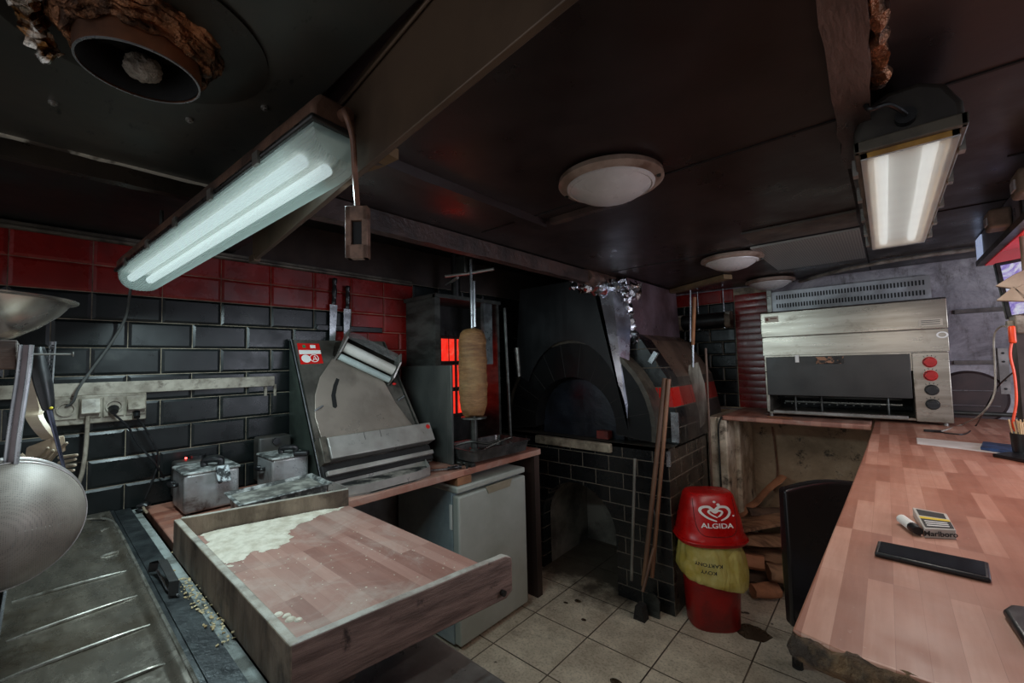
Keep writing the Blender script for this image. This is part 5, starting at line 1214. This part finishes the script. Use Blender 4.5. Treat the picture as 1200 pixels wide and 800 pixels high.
# monitor
mo = thing('monitor', (.6, 2.6, 1.75), 'tilted black framed monitor with pale blue picture at the right edge', 'monitor')
YM = 2.7; mA, mB = W(1165, 309, Y=YM), W(1180, 374, Y=YM)
du = (mA-mB).normalized(); dr = V((1, -.05, .12)).normalized()
MF = lambda a, b, c: mB+dr*a+du*b+V((0, -1, 0))*c
hM = (mA-mB).length
g = G(); g.prism([(0, 0), (.52, 0), (.52, hM), (0, hM)], MF, -.03, .01); g.build('bezel', plast_k, mo, bevel=.003)
t = NT('screen_picture'); nn = t.ramp(t.noise(t.coord((1, 1, 2)), 9, 6, .7, 1.5), [(.3, rgb(70, 60, 150)), (.45, rgb(150, 130, 210)), (.58, rgb(226, 226, 240)), (.72, rgb(110, 170, 220))])
t.set('Base Color', (.02, .02, .02, 1)); t.set('Emission Color', nn); t.set('Emission Strength', .75); t.set('Roughness', .2)
g = G(); g.prism([(.014, .014), (.505, .014), (.505, hM-.014), (.014, hM-.014)], MF, .0105, .0115); g.build('screen', t.m, mo)
g = G(); g.cyl(MF(.3, hM*.6, -.03), MF(.3, hM*.6, -.03)+V((0, .06, .0)), .02); g.cyl(MF(.3, hM*.6, -.03)+V((0, .06, 0)), V((MF(.3, 0, 0).x, YM+.1, CZ)), .015); g.build('ceiling_mount', blackmet, mo)
# two beige cone shaped holders before the monitor
YH = 2.45
def beige(q, label, th=.05):
    A_ = [W(x, y, Y=YH) for x, y in q]; g = G(); A = [g.b.verts.new(p) for p in A_]; B = [g.b.verts.new(p+V((.01, th, 0))) for p in A_]; g.face(A); g.face(B[::-1])
    for i in range(len(q)): g.face([A[i], A[(i+1) % len(q)], B[(i+1) % len(q)], B[i]])
    return g
hb = thing('hanging_plastic_housing', W(1190, 335, Y=YH), 'beige flared plastic housing in front of the monitor', 'lamp housing')
beige([(1166, 335), (1187, 322), (1200, 316), (1206, 330), (1188, 338)], '').build('upper_flange', plast_t, hb, bevel=.002)
beige([(1188, 338), (1206, 330), (1215, 345), (1199, 350)], '').build('neck', plast_t, hb, bevel=.002)
beige([(1167, 352), (1188, 335), (1202, 346), (1215, 348), (1212, 353)], '').build('lower_flange', plast_t, hb, bevel=.002)
g = G(); a_ = W(1205, 335, Y=YH+.02); g.cyl(a_, V((a_.x, a_.y, 2.0)), .012); g.build('stem', plast_t, hb)
# post with sockets
ps = thing('counter_post', (.45, 2.62, 1.10), 'dark upright post standing on the right counter at the photo edge', 'post')
pz = W(1187, 540, Z=1.1)
YP = 2.62; px0 = W(1189, 450, Y=YP+.08).x; pA = V((px0, YP, 1.1)); zz = W(1192, 391, Y=YP-.02).z
g = G(); g.box(px0, px0+.12, YP-.02, YP+.08, 1.10, zz); g.build('post', M('brown_black_post', rgb(66, 56, 50), rgb(46, 38, 34), .5), ps)
sk2 = thing('socket_block', (px0, YP, zz), 'grimy white socket block with plug on top of the post', 'socket')
g = G(); g.box(px0-.002, px0+.14, YP-.04, YP+.08, zz, zz+.075); g.build('body', plast_w, sk2, bevel=.006)
g = G(); g.box(px0-.02, px0-.002, YP-.02, YP+.02, zz+.03, zz+.055); g.build('plug', plast_w, sk2, bevel=.004)

orange = M('orange_cable', rgb(230, 74, 22), rgb(206, 60, 18), .4, 0, 10)
og = thing('orange_cord', W(1187, 390, Y=YP-.1), 'orange power cord with plug hanging down the post', 'cord')
yo = YP-.1
g = G(); a_, b_ = W(1181, 382, Y=yo), W(1191, 402, Y=yo); g.box(min(a_.x, b_.x), max(a_.x, b_.x), yo-.015, yo+.015, b_.z, a_.z); g.build('plug', orange, og, bevel=.005)
g = G(); g.tube(smooth([W(1187, 395, Y=yo), W(1184, 415, Y=yo), W(1189, 440, Y=yo), W(1191, 470, Y=yo), W(1187, 495, Y=yo), W(1190, 505, Y=yo)]), .0042, 8); g.build('cable', orange, og)
gcb = M('grey_cord', rgb(176, 170, 160), rgb(140, 132, 122), .5, 0, 20)
zc = 1.105
g = G(); g.tube(smooth([W(1182, 383, Y=yo), W(1172, 383, Y=2.7), W(1165, 395, Y=2.75), W(1166, 430, Y=2.75), W(1165, 462, Y=2.7), W(1150, 485, Y=2.75), W(1128, 497, Z=zc), W(1104, 505, Z=zc)]), .0036, 8)
setp(g.build('grey_power_cable', gcb), 'pale grey cord looping from the socket block down to the right counter', 'cord')
g = G(); g.tube(smooth([W(1190, 434, Y=yo+.05), W(1170, 452, Y=2.75), W(1155, 478, Y=2.75), W(1144, 498, Z=zc), W(1132, 508, Z=zc), W(1116, 508, Z=zc), W(1100, 506, Z=zc), W(1086, 504, Z=zc)]), .003, 6)
setp(g.build('black_power_cable', plast_k), 'thin black cord with clip coiled on the right counter behind the paper', 'cord')
g = G(); a_ = W(1092, 504, Z=zc+.004); g.box(a_.x-.03, a_.x+.035, a_.y-.008, a_.y+.008, 1.10, 1.112); setp(g.build('black_clip', plast_k, bevel=.003), 'small black clip at the end of the thin cord', 'clip')
# cup of toothpicks
cu = thing('toothpick_cup', W(1196, 528, Z=1.10), 'dark cup full of wooden sticks at the foot of the post', 'cup')
cc = W(1201, 534, Z=1.10); s_ = 1
g = G(); g.lathe([(0, .002), (.028, .002), (.030, .0), (.034, .085), (.031, .085), (.027, .006), (0, .006)], cc, n=24); g.build('cup', plast_k, cu)
random.seed(9); g = G()
for i in range(26):
    a_ = random.uniform(0, 2*PI); r_ = random.uniform(0, .022); p = cc+V((r_*math.cos(a_), r_*math.sin(a_), .02)); g.cyl(p, p+V((.012*math.cos(a_), .012*math.sin(a_), .105+random.uniform(0, .02))), .0022, n=6)
g.build('wooden_sticks', M('pale_stick', rgb(206, 176, 132), rgb(186, 150, 106), .7), cu)

# ------------------------------------------------------------------ SMALL THINGS ON THE RIGHT COUNTER
zt = 1.1005
def slab(name, label, cat, q, z0, h, mat, bevel=.003, seg=3):
    P = [W(x, y, Z=z0) for x, y in q]; g = G(); A = [g.b.verts.new(V((p.x, p.y, z0))) for p in P]; B = [g.b.verts.new(V((p.x, p.y, z0+h))) for p in P]
    g.face(A[::-1]); g.face(B)
    for i in range(len(q)): g.face([A[i], A[(i+1) % len(q)], B[(i+1) % len(q)], B[i]])
    return setp(g.build(name, mat, bevel=bevel, seg=seg), label, cat), P
ph = thing('smartphone', W(1090, 662, Z=zt), 'black smartphone lying flat near the cigarette pack', 'phone')
P = [W(x, y, Z=zt) for x, y in ((1025, 652), (1162, 684), (1159, 664), (1029, 638))]
g = G(); A = [g.b.verts.new(V((p.x, p.y, zt))) for p in P]; B = [g.b.verts.new(V((p.x, p.y, zt+.009))) for p in P]; g.face(A[::-1]); g.face(B)
for i in range(4): g.face([A[i], A[(i+1) % 4], B[(i+1) % 4], B[i]])
g.build('body', plast_k, ph, bevel=.003, seg=3)
c = (P[0]+P[2])/2; g = G(); g.quad(*[V((c.x+(p.x-c.x)*.93, c.y+(p.y-c.y)*.9, zt+.0095)) for p in P]); g.build('screen', M('phone_glass', rgb(12, 12, 13), rgb(16, 16, 18), .09, 0, 5, rvar=.03, spec=.7), ph)
pk = thing('cigarette_pack', W(1095, 620, Z=zt), 'open pale cigarette pack with dark warning print near the phone', 'cigarette pack')
Pk = [W(x, y, Z=zt) for x, y in ((1084, 630), (1121, 632), (1110, 612), (1070, 604))]
def pkf(a, b, c): 
    e0, e1 = Pk[0].lerp(Pk[1], a), Pk[3].lerp(Pk[2], a); p = e0.lerp(e1, b); return V((p.x, p.y, zt+c))
g = G(); g.prism([(0, 0), (1, 0), (1, 1), (0, 1)], pkf, 0, .02); g.build('box', M('pack_white', rgb(200, 196, 188), rgb(176, 170, 160), .4), pk, bevel=.001)
g = G(); g.prism([(.06, .05), (.97, .05), (.97, .45), (.06, .45)], pkf, .0203, .0208); g.prism([(.08, .62), (.9, .62), (.9, .93), (.08, .93)], pkf, .0203, .0208); g.build('warning_print', ink, pk)
g = G(); g.prism([(.06, .46), (.97, .46), (.97, .56), (.06, .56)], pkf, .0203, .0208); o = g.build('yellow_stripe', M('yellow_print', rgb(220, 190, 30), None, .5), pk); o['label'] = 'yellow printed stripe'
g = G()
for k in range(3): g.prism([(.14, .12+.1*k), (.85, .12+.1*k), (.85, .16+.1*k), (.14, .16+.1*k)], pkf, .0209, .0212)
g.build('print_lines', white_p, pk)
pd_ = (Pk[1]-Pk[0]); pL = pd_.length; pd_.normalize(); pn_ = V((pd_.y, -pd_.x, 0))
text('lettering', 'Marlboro', .0155, lambda a, b, c: (Pk[0]+Pk[1])/2+pd_*a+V((0, 0, .0095+b))+pn_*(c+.0006), ink, pk, squash=1.05)
lt = thing('lighter', W(1065, 611, Z=zt), 'white cigarette lighter lying beside the cigarette pack', 'lighter')
a_, b_ = W(1057, 608, Z=zt+.011), W(1076, 622, Z=zt+.011); d = b_-a_
g = G(); g.cyl(a_, a_+d*.68, .0105, n=16); g.build('body', white_p, lt)
g = G(); g.cyl(a_+d*.68, a_+d, .0105, .009, n=16); o = g.build('cap', plast_k, lt)
slab('paper_sheet', 'long pale sheet of paper lying across the far part of the right counter', 'paper', ((1075, 520), (1150, 529), (1194, 534), (1184, 523), (1074, 513)), zt, .0015, M('paper', rgb(232, 230, 224), rgb(214, 210, 202), .7), 0)
slab('blue_lighter', 'small blue plastic lighter on the right end of the paper sheet', 'lighter', ((1149, 527), (1190, 533), (1186, 524), (1152, 520)), zt+.0018, .012, M('blue_plastic', rgb(52, 82, 130), rgb(36, 50, 80), .4, 0, 20), .003)
slab('black_phone', 'black flat device beside the blue lighter at the photo edge', 'phone', ((1163, 535), (1215, 545), (1212, 534), (1186, 532)), zt, .012, plast_k, .003)
slab('black_wallet', 'black rounded object cut by the lower right photo edge', 'wallet', ((1176, 722), (1206, 768), (1240, 760), (1215, 720), (1184, 716)), zt, .012, plast_k, .005)

# ------------------------------------------------------------------ CHAIR
chx = thing('leather_chair', (-.2, 2.4, 0), 'black padded leather chair tucked under the right counter', 'chair')
leather = M('black_leather', rgb(22, 19, 20), rgb(27, 23, 24), .27, 0, 3, rvar=.03)
cl0 = V((-.385, 2.15, 0)); cdir = V((.80, .60, 0)); cn = V((.60, -.80, 0))   # along the back, and from the back towards the seat
CF = lambda a, b, c: cl0+cdir*a+V((0, 0, b))+cn*c
g = G(); n = 10; R_ = []
for i in range(n+1):
    a = .44*i/n; top = .935+.028*math.sin(PI*i/n); cv = -.03*math.sin(PI*i/n)
    R_.append([g.b.verts.new(CF(a, .37, cv)), g.b.verts.new(CF(a, .65, cv-.008)), g.b.verts.new(CF(a, top, cv)), g.b.verts.new(CF(a, top, cv+.055)), g.b.verts.new(CF(a, .65, cv+.06)), g.b.verts.new(CF(a, .37, cv+.055))])
for x, y in zip(R_, R_[1:]):
    for k in range(6): g.face([x[k], x[(k+1) % 6], y[(k+1) % 6], y[k]])
g.face(R_[0][::-1]); g.face(R_[-1]); g.build('backrest', leather, chx, bevel=.014, seg=4)
g = G(); g.prism([(0.01, .0), (.43, .0), (.43, .42), (.01, .42)], lambda a, b, c: CF(a, c, b+.02), .39, .47); g.build('seat', leather, chx, bevel=.02, seg=4)
for (a, c, ft) in ((.05, .03, V((-.40, 2.47, 0))), (.41, .03, V((-.02, 2.62, 0))), (.03, .40, None), (.41, .40, None)):
    q = ft if ft is not None else CF(a, 0, c+.02)
    g = G(); g.cyl(CF(a, .39, c), q+V((0, 0, .012)), .018, .014, n=12); lg_ = g.build('leg', blackmet, chx)
    g = G(); g.cyl(q, q+V((0, 0, .05)), .024, .022, n=16); g.build('leg_cap', plast_k, lg_)

# ================================================================== UTENSILS AT THE LEFT EDGE
tr1 = thing('timber_rail', (-1.45, -.4, 1.54), 'rough timber rail end holding utensils at the left photo edge', 'shelf')
g = G(); g.box(-1.52, -1.39, -.95, -.034, 1.515, 1.577); g.build('plank', M('rough_timber', rgb(92, 68, 56), rgb(58, 44, 38), .7, 0, 6, bump=.6, stretch=(1, .3, 2)), tr1, bevel=.003)
g = G(); g.box(-2.39, -1.45, -.6, -.54, 1.46, 1.515); g.build('wall_arm', darkwood, tr1)
g = G(); g.cyl((-1.44, -.034, 1.548), (-1.44, .05, 1.548), .0022, n=8); g.cyl((-1.44, .05, 1.548), (-1.44, .052, 1.548), .006, n=10); g.build('nail', steel, tr1)
bw = thing('steel_bowl', (-1.56, -.135, 1.577), 'wide shiny steel mixing bowl on the timber rail', 'bowl')
g = G(); bc = V((-1.56, -.135, 1.578)); g.lathe([(0, 0), (.05, 0), (.09, .012), (.13, .038), (.165, .07), (.185, .098), (.198, .101), (.199, .104), (.185, .103), (.163, .073), (.128, .041), (.088, .015), (.05, .004), (0, .004)], bc, n=64)
g.build('bowl', M('bowl_steel', rgb(196, 190, 184), rgb(160, 152, 144), .24, .85, 4, rvar=.07), bw)
# sieve
sv_ = thing('big_sieve', W(15, 615, D=.88), 'big round mesh sieve hanging from the rail at the left photo edge', 'sieve')
sc = W(-3, 615, D=.88); ax = (RX*.86-FW*.42+UY*.1).normalized()
t = NT('sieve_mesh')
vo = t.n.new('ShaderNodeTexVoronoi'); t.l(t.coord(), vo.inputs['Vector']); vo.inputs['Scale'].default_value = 330; vo.inputs['Randomness'].default_value = .1
t.set('Base Color', t.mix(t.ramp(t.noise(t.coord(), 9, 5), [(.35, 0.), (.7, 1.)]), rgb(112, 102, 95), rgb(150, 140, 131))); t.set('Metallic', .25); t.set('Roughness', .5)
trn = t.n.new('ShaderNodeBsdfTransparent'); mx = t.n.new('ShaderNodeMixShader'); t.l(t.ramp(vo.outputs['Distance'], [(.2, .4), (.45, 0.)]), mx.inputs[0]); t.l(t.b.outputs[0], mx.inputs[1]); t.l(trn.outputs[0], mx.inputs[2]); t.l(mx.outputs[0], t.out.inputs[0])
g = G(); g.lathe([(.131*math.cos(k*PI/2/14), .131*math.sin(k*PI/2/14)*1.0) for k in range(15)], sc, ax, n=56); g.build('mesh_bowl', t.m, sv_)
g = G(); x_, y_ = g.frame(ax); pts = [sc+(x_*math.cos(a)+y_*math.sin(a))*.133 for a in [2*PI*i/60 for i in range(61)]]; g.tube(pts, .0055, 10, False); pts2 = [sc+ax*.034+(x_*math.cos(a)+y_*math.sin(a))*.1275 for a in [2*PI*i/60 for i in range(61)]]; g.tube(pts2, .0016, 8, False); g.build('rim', M('sieve_rim', rgb(170, 166, 164), rgb(140, 134, 130), .4, .7, 8), sv_)
g = G(); hp = [W(31, 404, D=.90), W(27, 440, D=.90), W(18, 500, D=.89), W(12, 550, D=.885)]
hs = smooth(hp, 6)
for off in (-.011, .011): g.tube([p+RX*off for p in hs], .0042, 8)
g.build('handle_wire', steel_b, sv_)
g = G(); s2 = RX*.009; d2 = FW*.003
for a_, b_ in zip(hs, hs[1:]): g.quad(a_-s2, b_-s2, b_+s2, a_+s2); g.quad(a_-s2+d2, a_+s2+d2, b_+s2+d2, b_-s2+d2)
g.build('handle_grip', M('mauve_grip', rgb(150, 136, 138), rgb(124, 112, 114), .5), sv_)
# knife steel with black handle
kn = thing('sharpening_steel', W(48, 410, D=1.02), 'black handled sharpening steel hanging from the nail', 'sharpening steel')
g = G(); hs = smooth([W(44, 407, D=1.02), W(47, 430, D=1.02), W(52, 455, D=1.02), W(57, 480, D=1.02)], 6)
g.tube(hs, [.010+.007*math.sin(PI*i/(len(hs)-1)*.9+.3) for i in range(len(hs))], 14); g.build('handle', plast_k, kn)
g = G(); g.cyl(W(57, 478, D=1.02), W(76, 552, D=1.02), .0055, .003, n=10); g.build('rod', M('blue_steel', rgb(110, 112, 130), rgb(86, 88, 104), .3, .9, 8), kn)
g = G(); g.ball(W(60, 478, D=1.01), .0035, sub=2); g.build('yellow_dot', M('yellow_dot', rgb(200, 180, 30), None, .5), kn)
# pasta claw
pc = thing('pasta_server', W(40, 500, D=1.08), 'cream plastic pasta server with curved prongs behind the sieve', 'pasta server')
DD = 1.08
def strip3(pts, wd, th, g):
    pts = smooth(pts, 6)
    for a_, b_ in zip(pts, pts[1:]):
        s = RX*wd; d = FW*th
        vs = [a_-s, a_+s, b_+s, b_-s]; f_ = [g.b.verts.new(p) for p in vs]; k_ = [g.b.verts.new(p+d) for p in vs]
        g.face(f_); g.face(k_[::-1])
        for i in range(4): g.face([f_[i], f_[(i+1) % 4], k_[(i+1) % 4], k_[i]])
g = G(); strip3([W(34, 418, D=DD), W(33, 450, D=DD), W(38, 478, D=DD), W(37, 488, D=DD-.02), W(46, 503, D=DD-.03), W(57, 515, D=DD-.02)], .017, .012, g); g.build('handle', plast_t, pc)
g = G(); A_ = [W(30, 524, D=DD-.03), W(44, 519, D=DD-.04), W(62, 512, D=DD-.02), W(64, 531, D=DD), W(46, 541, D=DD-.03), W(28, 538, D=DD-.02)]
A = [g.b.verts.new(p) for p in A_]; B = [g.b.verts.new(p+FW*.03) for p in A_]; g.face(A); g.face(B[::-1])
for i in range(6): g.face([A[i], A[(i+1) % 6], B[(i+1) % 6], B[i]])
g.build('head', plast_t, pc, bevel=.004)
for i, (a_, b_) in enumerate((((46, 535), (56, 525)), ((52, 538), (62, 528)), ((58, 540), (68, 528)), ((66, 530), (78, 519)), ((70, 536), (90, 533)), ((70, 542), (88, 538)), ((72, 547), (88, 545)), ((70, 551), (86, 551)), ((66, 552), (83, 557)), ((24, 532), (31, 538)))):
    g = G(); g.cyl(W(*a_, D=DD-.02-.004*i), W(*b_, D=DD-.05), .0045, .0035, n=8); g.ball(W(*b_, D=DD-.05), .0036, sub=1); g.build('prong', plast_t, pc)
g = G(); a_ = W(62, 400, D=1.03); b_ = W(58, 455, D=1.03); s = RX*.006
for i in range(10):
    p = a_.lerp(b_, i/10); q = a_.lerp(b_, (i+.7)/10); g.quad(p-s, q-s, q+s, p+s)
g.tube([a_-s, b_-s], .0018, 6); g.tube([a_+s, b_+s], .0018, 6); setp(g.build('perforated_strap', steel_b), 'narrow perforated metal strap hanging behind the black handle', 'strap')

# ------------------------------------------------------------------ WALL TRUNKING, SOCKETS, CABLES
XT = WX+.03
g = G(); a_, b_ = W(58, 458, X=XT), W(322, 447, X=XT); g.box(WX+.002, XT, -.4, b_.y, a_.z-.024, a_.z+.026)
setp(g.build('cable_trunking', plast_w, bevel=.002), 'long dusty white cable trunking on the black wall tiles', 'trunking')
g = G(); 
for x in (313, 324): 
    p = W(x, 450, X=XT); g.box(WX+.006, WX+.012, p.y-.006, p.y+.006, p.z-.06, p.z)
setp(g.build('cord_clip', plast_w), 'two short pale strips hanging below the trunking end', 'clip')
ss = thing('socket_strip', W(115, 478, X=XT), 'row of grimy white wall sockets under the trunking', 'socket')
zs = W(115, 477, X=XT).z; ya, yb = W(62, 475, X=XT).y, W(171, 475, X=XT).y
g = G(); g.box(WX+.006, XT+.012, ya, yb, zs-.062, zs+.05); g.build('back_box', plast_w, ss, bevel=.004)
for k in range(4):
    yc = ya+(yb-ya)*(k+.5)/4
    g = G(); g.box(XT+.012, XT+.02, yc-.032, yc+.032, zs-.04, zs+.04); cp_ = g.build('cover_plate', plast_w, ss, bevel=.008)
    if k in (1, 3):
        g = G(); m = Matrix.Translation((XT+.03, yc, zs+.008)) @ Matrix.Rotation(-.4 if k == 1 else -.7, 4, 'Y'); g.box(-.004, .004, -.028, .028, -.032, .032, m); g.build('flap', plast_w, cp_, bevel=.003)
    else:
        g = G(); g.lathe([(0, .0), (.02, 0), (.022, .006), (.026, .006)], (XT+.0205, yc, zs), (1, 0, 0), n=24); g.build('socket_ring', plast_w, cp_)
g = G(); y_c = ya+(yb-ya)*.12
g.tube(smooth([lm(-.05, .0, .03), W(155, 316, X=-2.1), W(152, 345, X=-2.15), W(146, 375, X=-2.25), W(128, 405, X=-2.3), W(108, 432, X=-2.32), W(92, 455, X=-2.32), W(86, 470, X=-2.33), W(78, 476, X=-2.345)]), .0045, 8)
setp(g.build('lamp_power_cable', M('dark_grey_cord', rgb(74, 76, 74), rgb(52, 52, 50), .5)), 'dark cord curving from the strip lamp down to the wall sockets', 'cord')
g = G(); g.tube(smooth([W(103, 487, X=-2.34), W(101, 520, X=-2.34), W(97, 550, X=-2.33), W(90, 574, X=-2.33), W(88, 592, X=-2.33)]), .007, 8)
setp(g.build('white_power_cable', plast_w), 'dusty white cord hanging from the sockets down behind the sink', 'cord')
g = G(); y3 = ya+(yb-ya)*.62; g.cyl((XT+.02, y3, zs-.01), (XT+.045, y3, zs-.02), .018, .012); g.tube(smooth([(XT+.04, y3, zs-.03), W(150, 500, X=-2.34), W(162, 520, X=-2.34), W(182, 543, X=-2.33), W(192, 560, X=-2.36)]), .004, 8)
setp(g.build('fryer_power_cable', plast_k), 'black plug and cord running from the third socket to the nearer fryer', 'cord')
g = G(); y4 = ya+(yb-ya)*.88; g.cyl((XT+.02, y4, zs-.03), (XT+.04, y4, zs-.05), .012, .01); g.tube(smooth([(XT+.035, y4, zs-.05), W(172, 505, X=-2.34), W(186, 535, X=-2.34), W(180, 560, X=-2.34), W(170, 585, X=-2.34)]), .004, 8)
setp(g.build('socket_power_cable', plast_k), 'black plug and cord dropping from the last socket behind the fryer', 'cord')
g = G(); g.tube(smooth([W(200, 576, Z=.94), W(186, 578, Z=.945), W(174, 586, Z=.945), W(168, 594, Z=.945), W(172, 600, Z=.94)]), .005, 8)
setp(g.build('cream_power_cable', plast_t), 'loop of cream cord lying at the left end of the wooden counter', 'cord')
g = G(); g.ball(W(168, 592, Z=.95), .018, (1, 1.2, .6), 2); g.ball(W(164, 598, Z=.94), .014, (1.2, 1, .6), 2); g.jitter(.008, 50)
setp(g.build('dark_cable_tangle', plast_k), 'dark tangle of plugs at the wall end of the counter', 'cable')

# ================================================================== LIGHT
w = bpy.data.worlds.new('World'); bpy.context.scene.world = w; w.use_nodes = True
w.node_tree.nodes['Background'].inputs[0].default_value = (.90, .94, 1, 1); w.node_tree.nodes['Background'].inputs[1].default_value = .7
def area(name, loc, to, sx, sy, e, col, spread=180):
    l = bpy.data.lights.new(name, 'AREA'); l.shape = 'RECTANGLE'; l.size = sx; l.size_y = sy; l.energy = e; l.color = col; l.spread = math.radians(spread)
    o = bpy.data.objects.new(name, l); C.objects.link(o); o.location = loc; o.rotation_euler = (V(to)-V(loc)).to_track_quat('-Z', 'Y').to_euler(); return o
def spot(name, loc, e, col, dirv):
    l = bpy.data.lights.new(name, 'SPOT'); l.energy = e; l.color = col; l.spot_size = math.radians(172); l.spot_blend = .35; l.shadow_soft_size = 0
    o = bpy.data.objects.new(name, l); C.objects.link(o); o.location = loc; o.rotation_euler = V(dirv).to_track_quat('-Z', 'Y').to_euler()
for i in range(9): spot('strip_lamp_light', lm(0, -.082, LL*(i+.5)/9), 4.4, (.74, .95, 1), -lu+ls*.32)
for i in range(9): spot('strip_lamp_light', (.056, 1.18+1.04*(i+.5)/9, 1.915), 2.0, (1, .94, .88), (0, 0, -1))
area('cool_side_fill', (1.45, 2.2, 1.55), (-1.2, 3.0, 1.5), 1.3, .7, 24, (.78, .84, 1))  # added cool light for back wall and domes; its window is unseen
s = bpy.context.scene
s.view_settings.view_transform = 'Standard'; s.view_settings.look = 'None'; s.view_settings.gamma = 1; s.view_settings.use_curve_mapping = False
s.view_settings.exposure = 0
